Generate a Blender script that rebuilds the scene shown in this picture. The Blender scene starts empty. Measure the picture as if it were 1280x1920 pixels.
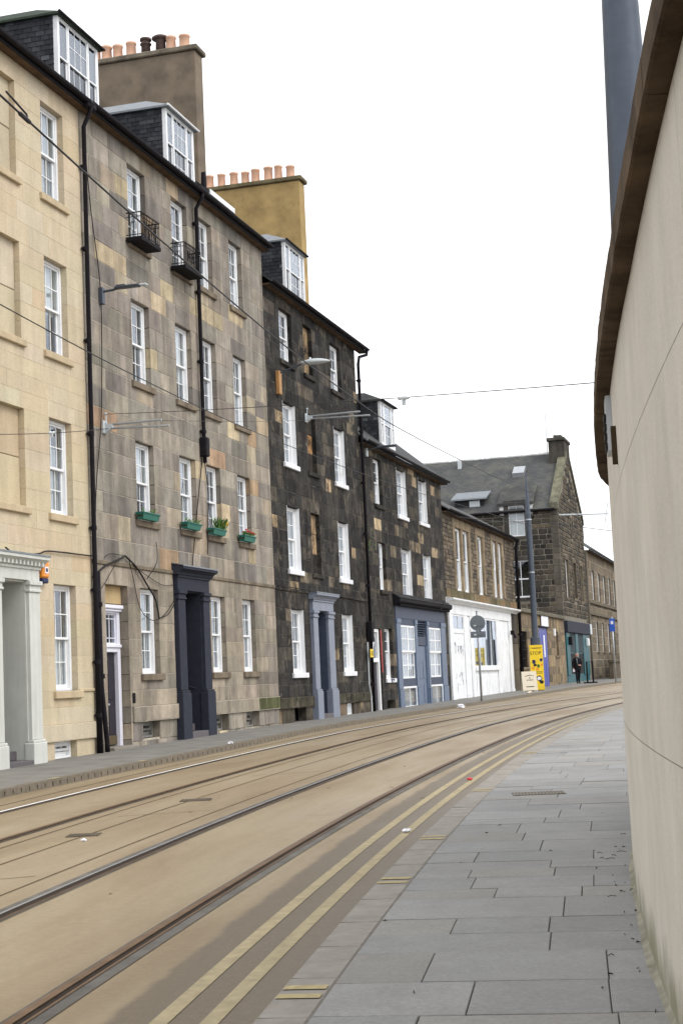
import bpy, math, random
from mathutils import Matrix, Vector
R = random.Random(7)
PI = math.pi
rad = math.radians
sc = bpy.context.scene
col = sc.collection

# ------------------------------------------------------------------ camera
cam = bpy.data.cameras.new('camera')
cam.sensor_fit = 'VERTICAL'; cam.sensor_height = 36.0; cam.sensor_width = 24.0
cam.lens = 36.0 * 2925.0 / 1920.0
cam.clip_start = 0.05; cam.clip_end = 3000
camo = bpy.data.objects.new('camera', cam); col.objects.link(camo)
camo.matrix_world = Matrix.Translation((0, 0, 1.8)) @ Matrix.Rotation(PI/2 + 0.10708, 4, 'X') @ Matrix.Rotation(-0.04554, 4, 'Z')
sc.camera = camo

# ------------------------------------------------------------------ sky, sun, exposure (bright overcast)
SUN_EL, SUN_AZ = 48.0, 118.0          # azimuth clockwise from +Y (the view direction)
world = bpy.data.worlds.new('World'); sc.world = world; world.use_nodes = True
nt = world.node_tree; nt.nodes.clear()
out = nt.nodes.new('ShaderNodeOutputWorld'); bg = nt.nodes.new('ShaderNodeBackground')
sky = nt.nodes.new('ShaderNodeTexSky'); sky.sky_type = 'NISHITA'; sky.sun_disc = False
sky.sun_elevation = rad(SUN_EL); sky.sun_rotation = rad(SUN_AZ)
sky.air_density = 1.0; sky.dust_density = 3.0; sky.ozone_density = 1.0
hs = nt.nodes.new('ShaderNodeHueSaturation'); hs.inputs['Saturation'].default_value = 0.12
mx = nt.nodes.new('ShaderNodeMix'); mx.data_type = 'RGBA'; mx.inputs['Factor'].default_value = 0.72
mx.inputs[7].default_value = (7.95, 8.05, 8.3, 1)        # an even sheet of cloud in front of the blue
nt.links.new(sky.outputs[0], hs.inputs['Color']); nt.links.new(hs.outputs[0], mx.inputs[6])
nt.links.new(mx.outputs[2], bg.inputs['Color']); bg.inputs['Strength'].default_value = 0.13
nt.links.new(bg.outputs[0], out.inputs['Surface'])
sun = bpy.data.lights.new('sun', 'SUN'); sun.energy = 0.8; sun.angle = rad(25); sun.color = (1.0, 0.96, 0.9)
suno = bpy.data.objects.new('sun', sun); col.objects.link(suno)
az, el = rad(SUN_AZ), rad(SUN_EL)
sd = Vector((math.sin(az)*math.cos(el), math.cos(az)*math.cos(el), math.sin(el)))
suno.rotation_euler = sd.to_track_quat('Z', 'Y').to_euler(); suno.location = (20, -10, 40)
vs = sc.view_settings; vs.view_transform = 'Standard'; vs.look = 'None'; vs.gamma = 1.0; vs.exposure = 0.8
vs.use_curve_mapping = False
sc.cycles.max_bounces = 8; sc.cycles.transparent_max_bounces = 12
sc.cycles.use_denoising = True

# ------------------------------------------------------------------ place: plan curves and levels (metres)
KY = [-60, 0, 10, 20, 30, 40, 50, 60, 70, 85, 100, 150, 300, 900]
KZ = [-.6, 0, .125, .255, .37, .49, .535, .58, .63, .71, .80, 1.0, 1.4, 3.0]
def interp(xs, ys, x):
    if x <= xs[0]: return ys[0]
    for i in range(len(xs)-1):
        if x <= xs[i+1]:
            return ys[i] + (ys[i+1]-ys[i])*(x-xs[i])/(xs[i+1]-xs[i])
    return ys[-1]
def zr(Y): return interp(KY, KZ, Y)                      # level of the carriageway
def kerb_r(Y):                                           # line of the near kerb
    if Y > 62: return -1.5+.11*62+.002*62*62 + (Y-62)*.42
    return -1.5 + .11*Y + .002*Y*Y
def rail_x(Y):
    if Y > 62: return -3.01+.1255*62+.00184*62*62 + (Y-62)*.44
    return -3.01 + .1255*Y + .00184*Y*Y
LY = [-40, 0, 10, 23.3, 27.8, 34, 44, 56.7, 62.7, 74.5, 86, 100, 130, 200]
LX = [-20, -11, -8.55, -5.22, -4.12, -2.5, -.1, 3.55, 5.4, 8.9, 12.3, 17.3, 31, 68]
def kerb_l(Y): return interp(LY, LX, Y)
def wall_x(Y):                                           # street face of the tall curved wall
    d = Y-11.67
    return 2.02 + .165*d + .0055*d*d + .055*max(0, Y-13)**2
TH = 0.2731015                                           # direction of the terrace
P0 = Vector((-6, 30, 0)); D0 = Vector((math.sin(TH), math.cos(TH), 0)); N0 = Vector((math.cos(TH), -math.sin(TH), 0))
ROT = PI/2 - TH
def FW(s, n, z): return P0 + D0*s + N0*n + Vector((0, 0, z))
def facade_y(s): return 30 + s*math.cos(TH)
def pave_l(s): return zr(facade_y(s)) + .12              # pavement level along the terrace

# ------------------------------------------------------------------ mesh builder
class MB:
    def __init__(self): self.v=[]; self.f=[]; self.m=[]; self.c=[]; self.uv=None
    def add(self, vs, fs, c=(1,1,1), m=0):
        o = len(self.v); self.v += [tuple(p) for p in vs]; self.f += [tuple(i+o for i in f) for f in fs]
        self.c += [c]*len(vs); self.m += [m]*len(fs); return self
    def box(self, x0,x1,y0,y1,z0,z1, ch=0, c=(1,1,1), m=0):
        if x1<x0: x0,x1=x1,x0
        if y1<y0: y0,y1=y1,y0
        if z1<z0: z0,z1=z1,z0
        if ch<=0:
            return self.add([(x,y,z) for z in (z0,z1) for y in (y0,y1) for x in (x0,x1)],
                [(0,2,3,1),(4,5,7,6),(0,1,5,4),(2,6,7,3),(0,4,6,2),(1,3,7,5)], c, m)
        ch = min(ch, .45*(x1-x0), .45*(y1-y0), .45*(z1-z0))
        V=[]; idx={}
        for i,(sx,sy,sz) in enumerate([(a,b,d) for d in (0,1) for b in (0,1) for a in (0,1)]):
            px,py,pz=(x0,x1)[sx],(y0,y1)[sy],(z0,z1)[sz]; ax,ay,azz=(ch if not sx else -ch),(ch if not sy else -ch),(ch if not sz else -ch)
            idx[(sx,sy,sz)]=len(V); V+= [(px,py+ay,pz+azz),(px+ax,py,pz+azz),(px+ax,py+ay,pz)]
        g=lambda sx,sy,sz,k: idx[(sx,sy,sz)]+k
        F=[(g(0,0,0,0),g(0,0,1,0),g(0,1,1,0),g(0,1,0,0)),(g(1,0,0,0),g(1,1,0,0),g(1,1,1,0),g(1,0,1,0)),
           (g(0,0,0,1),g(1,0,0,1),g(1,0,1,1),g(0,0,1,1)),(g(0,1,0,1),g(0,1,1,1),g(1,1,1,1),g(1,1,0,1)),
           (g(0,0,0,2),g(0,1,0,2),g(1,1,0,2),g(1,0,0,2)),(g(0,0,1,2),g(1,0,1,2),g(1,1,1,2),g(0,1,1,2))]
        for a in (0,1):
            for b in (0,1):
                F+=[(g(a,b,0,0),g(a,b,0,1),g(a,b,1,1),g(a,b,1,0)),(g(a,0,b,0),g(a,0,b,2),g(a,1,b,2),g(a,1,b,0)),(g(0,a,b,1),g(0,a,b,2),g(1,a,b,2),g(1,a,b,1))]
                for d in (0,1): F.append((g(a,b,d,0),g(a,b,d,1),g(a,b,d,2)))
        return self.add(V,F,c,m)
    def slab(self, x0,x1,y0,y1,z0,z1, ch=.008, c=(1,1,1), m=0, jit=0):
        """a dressed block: street face (y0) chamfered, back left open"""
        q=lambda: R.uniform(-jit,jit)
        cs=[(x0,z0),(x1,z0),(x1,z1),(x0,z1)]
        fr=[(x0+ch+abs(q()),y0+q(),z0+ch+abs(q())),(x1-ch-abs(q()),y0+q(),z0+ch+abs(q())),(x1-ch-abs(q()),y0+q(),z1-ch-abs(q())),(x0+ch+abs(q()),y0+q(),z1-ch-abs(q()))]
        V=fr+[(x,y0+ch,z) for x,z in cs]+[(x,y1,z) for x,z in cs]
        F=[(0,1,2,3)]
        for i in range(4):
            j=(i+1)%4; F+=[(i,i+4,j+4,j),(i+4,i+8,j+8,j+4)]
        return self.add(V,F,c,m)
    def tube(self, pts, r, n=6, c=(1,1,1), m=0, cap=True):
        pts=[Vector(p) for p in pts]; rs=r if isinstance(r,(list,tuple)) else [r]*len(pts)
        V=[]; F=[]; up=None
        for i,p in enumerate(pts):
            t=(pts[min(i+1,len(pts)-1)]-pts[max(i-1,0)])
            t=t.normalized() if t.length>1e-9 else Vector((0,0,1))
            if up is None: up=t.orthogonal().normalized()
            up=(up-t*up.dot(t)); up=up.normalized() if up.length>1e-6 else t.orthogonal().normalized()
            b=t.cross(up)
            for k in range(n):
                a=2*PI*k/n; V.append(p+(up*math.cos(a)+b*math.sin(a))*rs[i])
        for i in range(len(pts)-1):
            for k in range(n):
                k2=(k+1)%n; F.append((i*n+k,i*n+k2,(i+1)*n+k2,(i+1)*n+k))
        if cap: F+=[tuple(range(n-1,-1,-1)),tuple((len(pts)-1)*n+k for k in range(n))]
        return self.add(V,F,c,m)
    def lathe(self, prof, cx=0,cy=0,cz=0, n=14, c=(1,1,1), m=0):
        V=[];F=[]
        for r,z in prof:
            for k in range(n):
                a=2*PI*k/n; V.append((cx+r*math.cos(a),cy+r*math.sin(a),cz+z))
        for i in range(len(prof)-1):
            for k in range(n):
                k2=(k+1)%n; F.append((i*n+k,i*n+k2,(i+1)*n+k2,(i+1)*n+k))
        F+=[tuple(range(n-1,-1,-1)),tuple((len(prof)-1)*n+k for k in range(n))]
        return self.add(V,F,c,m)
    def extrude(self, poly, x0, x1, axis='x', c=(1,1,1), m=0):
        """poly: points of the section, run along an axis"""
        n=len(poly)
        if axis=='x': V=[(x0,a,b) for a,b in poly]+[(x1,a,b) for a,b in poly]
        elif axis=='y': V=[(a,x0,b) for a,b in poly]+[(a,x1,b) for a,b in poly]
        else: V=[(a,b,x0) for a,b in poly]+[(a,b,x1) for a,b in poly]
        F=[tuple(range(n-1,-1,-1)),tuple(range(n,2*n))]+[(i,(i+1)%n,(i+1)%n+n,i+n) for i in range(n)]
        return self.add(V,F,c,m)
    def mesh(self, name, mats, org=(0,0,0), smooth=False):
        me=bpy.data.meshes.new(name)
        me.from_pydata([(x-org[0],y-org[1],z-org[2]) for x,y,z in self.v],[],self.f)
        a=me.color_attributes.new('Col','FLOAT_COLOR','POINT')
        a.data.foreach_set('color',[k for cc in self.c for k in (cc[0],cc[1],cc[2],1.0)])
        for mt in (mats if isinstance(mats,(list,tuple)) else [mats]): me.materials.append(mt)
        if any(self.m): me.polygons.foreach_set('material_index',self.m)
        if smooth: me.polygons.foreach_set('use_smooth',[True]*len(me.polygons))
        if self.uv:
            u=me.uv_layers.new(name='UVMap')
            for l in me.loops: u.data[l.index].uv=self.uv[l.vertex_index]
        me.update(); return me
    def obj(self, name, mats, parent=None, smooth=False, org=None):
        org = org or (0,0,0)
        o=bpy.data.objects.new(name,self.mesh(name,mats,org,smooth)); col.objects.link(o)
        if parent is not None: o.parent=parent
        return o
ORG={}
def org_of(p):
    while p is not None:
        if p.name in ORG: return ORG[p.name]
        p=p.parent
    return (0,0,0)
def put(mb, name, mats, parent=None, smooth=False):
    return mb.obj(name, mats, parent, smooth, org_of(parent))
def tag(o, label=None, cat=None, group=None, kind=None):
    if label: o['label']=label
    if cat: o['category']=cat
    if group: o['group']=group
    if kind: o['kind']=kind
    return o
def empty(name, loc, rz=0, label=None, cat=None, group=None):
    o=bpy.data.objects.new(name,None); col.objects.link(o); o.location=loc; o.rotation_euler=(0,0,rz); o.empty_display_size=.3
    return tag(o,label,cat,group)
def house(name, s_mid, label):
    """an Empty at the foot of a front; its parts are given in (along, inward, up) coordinates of the terrace"""
    zb=pave_l(s_mid); o=empty(name, FW(s_mid,0,zb), ROT, label, 'house'); ORG[o.name]=(s_mid,0,zb); return o
def on_front(name, s, n, z, label, cat, group=None):
    o=empty(name, FW(s,n,z), ROT, label, cat, group); ORG[o.name]=(s,-n,z); return o

# ------------------------------------------------------------------ materials
def newmat(name):
    m=bpy.data.materials.new(name); m.use_nodes=True; return m, m.node_tree, m.node_tree.nodes['Principled BSDF']
def N(nt, t, **kw):
    n=nt.nodes.new(t)
    for k,v in kw.items(): setattr(n,k,v)
    return n
def noise(nt, scale, detail=4, rough=.6, vec=None, dist=0):
    n=N(nt,'ShaderNodeTexNoise'); n.inputs['Scale'].default_value=scale; n.inputs['Detail'].default_value=detail; n.inputs['Roughness'].default_value=rough
    n.inputs['Distortion'].default_value=dist
    if vec is not None: nt.links.new(vec,n.inputs['Vector'])
    return n.outputs['Fac']
def ramp(nt, fac, stops):
    r=N(nt,'ShaderNodeValToRGB'); e=r.color_ramp.elements
    while len(e)<len(stops): e.new(.5)
    for i,(p,c) in enumerate(stops):
        e[i].position=p; e[i].color=(*c,1) if isinstance(c,(list,tuple)) else (c,c,c,1)
    nt.links.new(fac,r.inputs[0]); return r.outputs[0]
def mixc(nt, fac, a, b, mode='MIX'):
    n=N(nt,'ShaderNodeMix',data_type='RGBA',blend_type=mode)
    for sock,v in ((n.inputs[0],fac),(n.inputs[6],a),(n.inputs[7],b)):
        if isinstance(v,(int,float)): sock.default_value=v
        elif isinstance(v,(tuple,list)): sock.default_value=(*v,1)
        else: nt.links.new(v,sock)
    return n.outputs[2]
def posv(nt, sx=1, sy=1, sz=1):
    g=N(nt,'ShaderNodeNewGeometry'); mp=N(nt,'ShaderNodeMapping'); mp.inputs['Scale'].default_value=(sx,sy,sz)
    nt.links.new(g.outputs['Position'],mp.inputs['Vector']); return mp.outputs[0]
def bump(nt, p, h, s, d=.01):
    b=N(nt,'ShaderNodeBump'); b.inputs['Strength'].default_value=s; b.inputs['Distance'].default_value=d
    nt.links.new(h,b.inputs['Height']); nt.links.new(b.outputs[0],p.inputs['Normal'])
def colattr(nt): a=N(nt,'ShaderNodeAttribute'); a.attribute_name='Col'; return a.outputs['Color']
def m_stone(name, lo=.72, hi=1.2, streak=.35, soot=None, sootamt=(.45,.7), rough=.92, bs=.5, wear=None):
    m,nt,p=newmat(name); c=colattr(nt)
    a=ramp(nt,noise(nt,2.3,8,.72,posv(nt)),[(.3,lo),(.7,hi)])
    c=mixc(nt,1,c,a,'MULTIPLY')
    st=ramp(nt,noise(nt,1.0,4,.6,posv(nt,2.6,2.6,.35)),[(.35,1-streak),(.62,1.0)])
    c=mixc(nt,1,c,st,'MULTIPLY')
    fine=noise(nt,38,3,.7,posv(nt)); c=mixc(nt,1,c,ramp(nt,fine,[(.3,.85),(.7,1.12)]),'MULTIPLY')
    if soot:
        k=ramp(nt,noise(nt,1.35,7,.72,posv(nt),.6),[(sootamt[0],0.0),(sootamt[1],1.0)])
        c=mixc(nt,k,c,soot)
    if wear:                                   # bare or weathered patches that run across the joints
        k=ramp(nt,noise(nt,wear[3],8,.78,posv(nt,1,1,.8),.8),[(wear[1],0.0),(wear[2],wear[4])]); c=mixc(nt,k,c,wear[0])
    nt.links.new(c,p.inputs['Base Color']); p.inputs['Roughness'].default_value=rough; p.inputs['Specular IOR Level'].default_value=.12
    bump(nt,p,noise(nt,30,5,.7,posv(nt)),bs,.012); return m
def m_plain(name, c, rough=.6, var=.12, metal=0, scale=6, spec=None, bs=.0, dirt=None, streak=0):
    m,nt,p=newmat(name)
    a=ramp(nt,noise(nt,scale,5,.6,posv(nt)),[(.3,1-var),(.7,1+var*.6)])
    k=mixc(nt,1,c,a,'MULTIPLY')
    if streak: k=mixc(nt,1,k,ramp(nt,noise(nt,1.5,4,.6,posv(nt,5,5,.4)),[(.35,1-streak),(.6,1.0)]),'MULTIPLY')
    if dirt: k=mixc(nt,ramp(nt,noise(nt,3.1,6,.7,posv(nt)),[(.55,0.0),(.75,dirt[1])]),k,dirt[0])
    nt.links.new(k,p.inputs['Base Color']); p.inputs['Roughness'].default_value=rough; p.inputs['Metallic'].default_value=metal; p.inputs['Specular IOR Level'].default_value=spec if spec is not None else (.4 if max(c)>.16 else .12)
    if bs: bump(nt,p,noise(nt,45,4,.6,posv(nt)),bs,.006)
    return m
sandstone=m_stone('sandstone', .90, 1.07, .13)
worn_stone=m_stone('worn_stone', .76, 1.26, .38, wear=((.12,.108,.095),.52,.74,.7,.55))
sooty_stone=m_stone('sooty_stone', .5, 1.5, .45, (.015,.014,.014), (.47,.66), wear=((.20,.168,.128),.545,.70,1.5,.8))
rubble=m_stone('rubble', .6, 1.35, .25, bs=.9)
slate=m_stone('slate', .65, 1.3, .2, rough=.6)
attr_paint=m_stone('painted', .92, 1.05, .08, rough=.55, bs=.1)
paving=m_stone('paving', .86, 1.10, 0, rough=.62, bs=.35, wear=((.17,.155,.13),.54,.72,.55,.5))
mortar_cream=m_plain('mortar_cream',(.55,.465,.33),.95,.06)
mortar_grey=m_plain('mortar_grey',(.43,.385,.31),.95,.3)
mortar_dark=m_plain('mortar_dark',(.075,.066,.056),.95,.6,scale=1.6,dirt=((.30,.265,.215),.9))
mortar_light=m_plain('mortar_light',(.20,.18,.145),.95,.35)
white_paint=m_plain('white_paint',(.78,.79,.80),.45,.06,dirt=((.45,.43,.4),.35),scale=3)
white_shop=m_plain('white_shop',(.79,.81,.83),.5,.07,dirt=((.4,.36,.3),.6),scale=2.5,streak=.18)
pale_green=m_plain('pale_green_paint',(.56,.57,.53),.55,.07,scale=2.5,streak=.1)
slate_paint=m_plain('slate_grey_paint',(.034,.037,.052),.7,.15,spec=.08)
blue_grey=m_plain('blue_grey_paint',(.19,.215,.275),.45,.12,streak=.15)
shop_blue=m_plain('shop_blue_paint',(.10,.14,.215),.45,.14,streak=.18)
shop_blue_dark=m_plain('shop_dark_blue_paint',(.055,.068,.105),.5,.14)
royal_blue=m_plain('royal_blue_paint',(.035,.05,.30),.45,.1)
teal=m_plain('teal_paint',(.022,.095,.11),.45,.15)
lilac=m_plain('lilac_white_paint',(.72,.72,.80),.4,.05)
black_iron=m_plain('black_iron',(.013,.012,.014),.7,.2,spec=.08)
pipe_black=m_plain('pipe_black',(.013,.011,.014),.65,.3,dirt=((.04,.028,.02),.3),spec=.1)
dark_door=m_plain('dark_door_paint',(.030,.026,.036),.4,.2)
dark_void=m_plain('dark_interior',(.03,.03,.032),.9,.2)
room=m_plain('room_wall',(.18,.17,.155),.9,.2)
lead=m_plain('lead',(.20,.22,.24),.5,.2,metal=.2)
lead_green=m_plain('mossy_lead',(.05,.065,.05),.8,.3)
terracotta=m_plain('terracotta',(.60,.36,.245),.8,.14,scale=5)
sooty_clay=m_plain('sooty_clay',(.12,.085,.075),.85,.5)
harl=m_plain('harl',(.175,.138,.10),.95,.42,scale=1.3,bs=.7,dirt=((.11,.095,.075),.7))
harl_ochre=m_plain('harl_ochre',(.36,.25,.105),.95,.34,scale=1.3,bs=.7,dirt=((.17,.13,.06),.6))
steel_grey=m_plain('grey_steel',(.085,.10,.125),.42,.1,metal=.35)
galv=m_plain('galvanised',(.42,.44,.46),.4,.12,metal=.6)
light_grey=m_plain('light_grey_lamp',(.50,.54,.56),.4,.06)
wire_m=m_plain('wire',(.03,.03,.033),.5,.1)
cable_m=m_plain('black_cable',(.02,.018,.018),.6,.1)
green_plastic=m_plain('green_plastic',(.035,.15,.115),.5,.1)
leaf_m=m_plain('leaf',(.07,.15,.03),.6,.4,scale=30)
yellow_flower=m_plain('yellow_flower',(.75,.42,.03),.6,.1)
red_m=m_plain('red_paper',(.62,.04,.05),.5,.1)
white_m=m_plain('white_paper',(.75,.76,.82),.6,.05)
orange_m=m_plain('orange_plastic',(.75,.26,.02),.4,.08)
yellow_m=m_plain('yellow_print',(.78,.55,.02),.5,.08)
navy_m=m_plain('navy_print',(.03,.035,.09),.5,.1)
black_m=m_plain('black_print',(.02,.02,.02),.6,.05)
cream_board=m_plain('cream_board',(.68,.60,.47),.6,.06)
timber=m_plain('warm_timber',(.42,.22,.08),.6,.3,scale=12)
curtain_m=m_plain('curtain',(.36,.37,.38),.9,.12)
blind_m=m_plain('blind',(.58,.58,.57),.9,.05)
moss_m=m_plain('moss',(.09,.10,.03),.95,.5,scale=14)
sign_grey=m_plain('sign_back_grey',(.14,.16,.18),.5,.08,metal=.3)
sign_blue=m_plain('sign_blue',(.03,.10,.48),.4,.05)
skin_m=m_plain('skin',(.55,.30,.22),.55,.08)
cloth_m=m_plain('black_cloth',(.012,.012,.015),.9,.3,scale=20)
grey_hair=m_plain('grey_hair',(.35,.33,.31),.8,.2)
twig_m=m_plain('twig',(.05,.035,.02),.9,.3)
red_paint=m_plain('red_paint',(.35,.03,.03),.5,.1)
road_line=m_plain('worn_yellow_line',(.335,.278,.165),.8,.22,scale=9,bs=.2,dirt=((.185,.145,.092),.75))
kerb_yellow=m_plain('kerb_yellow',(.38,.31,.16),.8,.25,scale=20,dirt=((.25,.22,.18),.9))
worn_rail=m_plain('worn_rail',(.42,.43,.45),.42,.15,metal=.7)
steel_rail=m_plain('polished_rail',(.9,.9,.9),.55,.08,metal=.55)
rust_rail=m_plain('rusty_rail',(.16,.10,.06),.5,.3,metal=.3)
rail_side=m_plain('rail_jacket',(.125,.115,.10),.85,.35,scale=3,spec=.2)
groove_m=m_plain('rail_groove',(.035,.026,.02),.95,.3)
joint_m=m_plain('joint_sealant',(.13,.095,.06),.9,.3)
iron_cover=m_plain('iron_cover',(.12,.10,.075),.8,.3)
kerb_m=m_plain('kerb_stone',(.25,.23,.20),.8,.2,scale=6,bs=.4,dirt=((.20,.155,.11),.7))
kerb_drain_m=m_plain('kerb_drain',(.165,.14,.105),.85,.25,scale=9,bs=.4)
bed_m=m_plain('paving_bed',(.115,.105,.09),.95,.25,scale=20)
def m_glass():
    m=bpy.data.materials.new('window_glass'); m.use_nodes=True; nt=m.node_tree; nt.nodes.clear()
    o=N(nt,'ShaderNodeOutputMaterial'); mx=N(nt,'ShaderNodeMixShader'); t=N(nt,'ShaderNodeBsdfTransparent'); g=N(nt,'ShaderNodeBsdfGlossy')
    t.inputs[0].default_value=(.93,.95,.95,1); g.inputs['Roughness'].default_value=.03; g.inputs[0].default_value=(.86,.91,1,1)
    lw=N(nt,'ShaderNodeLayerWeight'); lw.inputs['Blend'].default_value=.5; pw=N(nt,'ShaderNodeMath',operation='POWER'); nt.links.new(lw.outputs['Facing'],pw.inputs[0]); pw.inputs[1].default_value=4.2
    f=N(nt,'ShaderNodeMath',operation='MULTIPLY_ADD'); nt.links.new(pw.outputs[0],f.inputs[0]); f.inputs[1].default_value=.92; f.inputs[2].default_value=.06
    b=N(nt,'ShaderNodeBump'); b.inputs['Strength'].default_value=.03; b.inputs['Distance'].default_value=.01
    nt.links.new(noise(nt,1.6,1,.5,posv(nt)),b.inputs['Height']); nt.links.new(b.outputs[0],g.inputs['Normal'])
    nt.links.new(f.outputs[0],mx.inputs[0]); nt.links.new(t.outputs[0],mx.inputs[1]); nt.links.new(g.outputs[0],mx.inputs[2]); nt.links.new(mx.outputs[0],o.inputs[0]); return m
glass=m_glass()
def m_road():
    m,nt,p=newmat('road_surface'); uv=N(nt,'ShaderNodeUVMap'); uv.uv_map='UVMap'
    sp=N(nt,'ShaderNodeSeparateXYZ'); nt.links.new(uv.outputs[0],sp.inputs[0])
    mp=N(nt,'ShaderNodeMapping'); mp.inputs['Scale'].default_value=(.85,.16,1); nt.links.new(uv.outputs[0],mp.inputs['Vector'])
    along=noise(nt,1.0,5,.55,mp.outputs[0],.4)
    mp2=N(nt,'ShaderNodeMapping'); mp2.inputs['Scale'].default_value=(7,.35,1); nt.links.new(uv.outputs[0],mp2.inputs['Vector'])
    fineal=noise(nt,1.0,4,.6,mp2.outputs[0])
    tan=ramp(nt,along,[(.28,(.188,.133,.072)),(.5,(.258,.197,.118)),(.75,(.32,.258,.17))])
    tan=mixc(nt,1,tan,ramp(nt,fineal,[(.3,.95),(.7,1.04)]),'MULTIPLY')
    asph=ramp(nt,noise(nt,90,3,.7,posv(nt)),[(.3,(.098,.073,.045)),(.7,(.158,.122,.076))])
    # u is the distance from the near kerb: asphalt by the channel, dusty slab beyond, ragged edge between
    e=N(nt,'ShaderNodeMath',operation='ADD'); nt.links.new(sp.outputs[0],e.inputs[0])
    j=N(nt,'ShaderNodeMath',operation='MULTIPLY_ADD'); nt.links.new(noise(nt,1.1,8,.72,uv.outputs[0]),j.inputs[0]); j.inputs[1].default_value=.22; j.inputs[2].default_value=-.11
    nt.links.new(j.outputs[0],e.inputs[1])
    mr=N(nt,'ShaderNodeMapRange'); nt.links.new(e.outputs[0],mr.inputs[0]); mr.inputs[1].default_value=.87; mr.inputs[2].default_value=.93
    c=mixc(nt,mr.outputs[0],asph,tan)
    c=mixc(nt,1,c,ramp(nt,noise(nt,120,2,.7,posv(nt)),[(.25,.86),(.75,1.12)]),'MULTIPLY')
    c=mixc(nt,1,c,ramp(nt,noise(nt,17,5,.75,posv(nt)),[(.3,.86),(.7,1.10)]),'MULTIPLY')
    spot=ramp(nt,noise(nt,1.7,6,.7,posv(nt)),[(.58,0.0),(.78,.5)]); c=mixc(nt,spot,c,(.16,.115,.07))
    nt.links.new(c,p.inputs['Base Color']); p.inputs['Specular IOR Level'].default_value=.45
    nt.links.new(ramp(nt,along,[(.3,.62),(.7,.42)]),p.inputs['Roughness'])
    bump(nt,p,noise(nt,160,3,.7,posv(nt)),.25,.004); return m
road_m=m_road()
def m_wall():
    m,nt,p=newmat('wall_render')
    a=ramp(nt,noise(nt,.9,6,.6,posv(nt)),[(.3,(.525,.475,.395)),(.7,(.605,.56,.48))])
    a=mixc(nt,1,a,ramp(nt,noise(nt,4.5,7,.7,posv(nt,1,1,.5)),[(.3,.90),(.68,1.05)]),'MULTIPLY')
    a=mixc(nt,1,a,ramp(nt,noise(nt,55,4,.75,posv(nt)),[(.3,.90),(.7,1.07)]),'MULTIPLY')
    s=ramp(nt,noise(nt,1.0,5,.6,posv(nt,1.3,1.3,.12)),[(.30,.93),(.6,1.02)])
    c=mixc(nt,1,a,s,'MULTIPLY')
    g=N(nt,'ShaderNodeNewGeometry'); sp=N(nt,'ShaderNodeSeparateXYZ'); nt.links.new(g.outputs['Position'],sp.inputs[0])
    ad=N(nt,'ShaderNodeMath',operation='MULTIPLY_ADD'); nt.links.new(noise(nt,2.6,6,.7,posv(nt,1,1,.6)),ad.inputs[0]); ad.inputs[1].default_value=-.75; nt.links.new(sp.outputs[2],ad.inputs[2])
    mr=N(nt,'ShaderNodeMapRange'); nt.links.new(ad.outputs[0],mr.inputs[0]); mr.inputs[1].default_value=-.12; mr.inputs[2].default_value=.12; mr.inputs[3].default_value=.8; mr.inputs[4].default_value=0
    c=mixc(nt,mr.outputs[0],c,(.15,.145,.07))                     # algae along the foot
    nt.links.new(c,p.inputs['Base Color']); p.inputs['Roughness'].default_value=.85
    bump(nt,p,noise(nt,40,6,.7,posv(nt)),.45,.01); return m
wall_m=m_wall()
coping_m=m_plain('coping_stone',(.10,.07,.045),.95,.55,scale=3.5,bs=.6,dirt=((.022,.017,.013),.95),spec=.1)
ground_m=m_plain('ground_asphalt',(.11,.105,.095),.9,.2,scale=1)
pave_l_m=m_plain('footway_asphalt',(.185,.178,.162),.75,.28,scale=1.6,bs=.3,dirt=((.11,.085,.06),.4))
roof_slate=m_plain('roof_slate',(.055,.057,.058),.75,.4,scale=5,bs=.6,dirt=((.11,.105,.085),.5))
def m_farroof():
    m,nt,p=newmat('mossy_slate_roof')
    b=N(nt,'ShaderNodeTexBrick'); b.inputs['Scale'].default_value=1; b.inputs['Brick Width'].default_value=.45; b.inputs['Row Height'].default_value=.28; b.inputs['Mortar Size'].default_value=.02
    b.inputs['Color1'].default_value=(.062,.063,.062,1); b.inputs['Color2'].default_value=(.038,.040,.042,1); b.inputs['Mortar'].default_value=(.03,.03,.03,1)
    uv=N(nt,'ShaderNodeUVMap'); uv.uv_map='UVMap'; nt.links.new(uv.outputs[0],b.inputs['Vector'])
    k=ramp(nt,noise(nt,.8,8,.75,posv(nt)),[(.48,0.0),(.72,.7)]); c=mixc(nt,k,b.outputs[0],(.125,.125,.095))
    nt.links.new(c,p.inputs['Base Color']); p.inputs['Roughness'].default_value=.8; bump(nt,p,b.outputs['Fac'],-.5,.03); return m
far_roof=m_farroof()

# ------------------------------------------------------------------ ground, road, tracks
def strip(fx0, fx1, Ys, dz, c=(1,1,1)):
    """a ribbon between two plan curves following the street level"""
    mb=MB(); V=[];F=[]
    for Y in Ys:
        z=zr(Y)+dz; V+=[(fx0(Y),Y,z),(fx1(Y),Y,z)]
    for i in range(len(Ys)-1): F.append((2*i,2*i+1,2*i+3,2*i+2))
    mb.add(V,F,c); return mb
def frange(a,b,d):
    n=max(1,int(round((b-a)/d))); return [a+(b-a)*i/n for i in range(n+1)]
mb=MB(); Ys=[-60]+[y for y in KY if y>-60]; V=[];F=[]
for Y in Ys: V+=[(-700,Y,zr(Y)-.14),(700,Y,zr(Y)-.14)]
for i in range(len(Ys)-1): F.append((2*i,2*i+1,2*i+3,2*i+2))
mb.add(V,F); tag(put(mb,'ground',ground_m),kind='structure')
YS=frange(-8,150,1.0)
mb=MB(); mb.uv=[]; V=[];F=[]; nx=10
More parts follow.
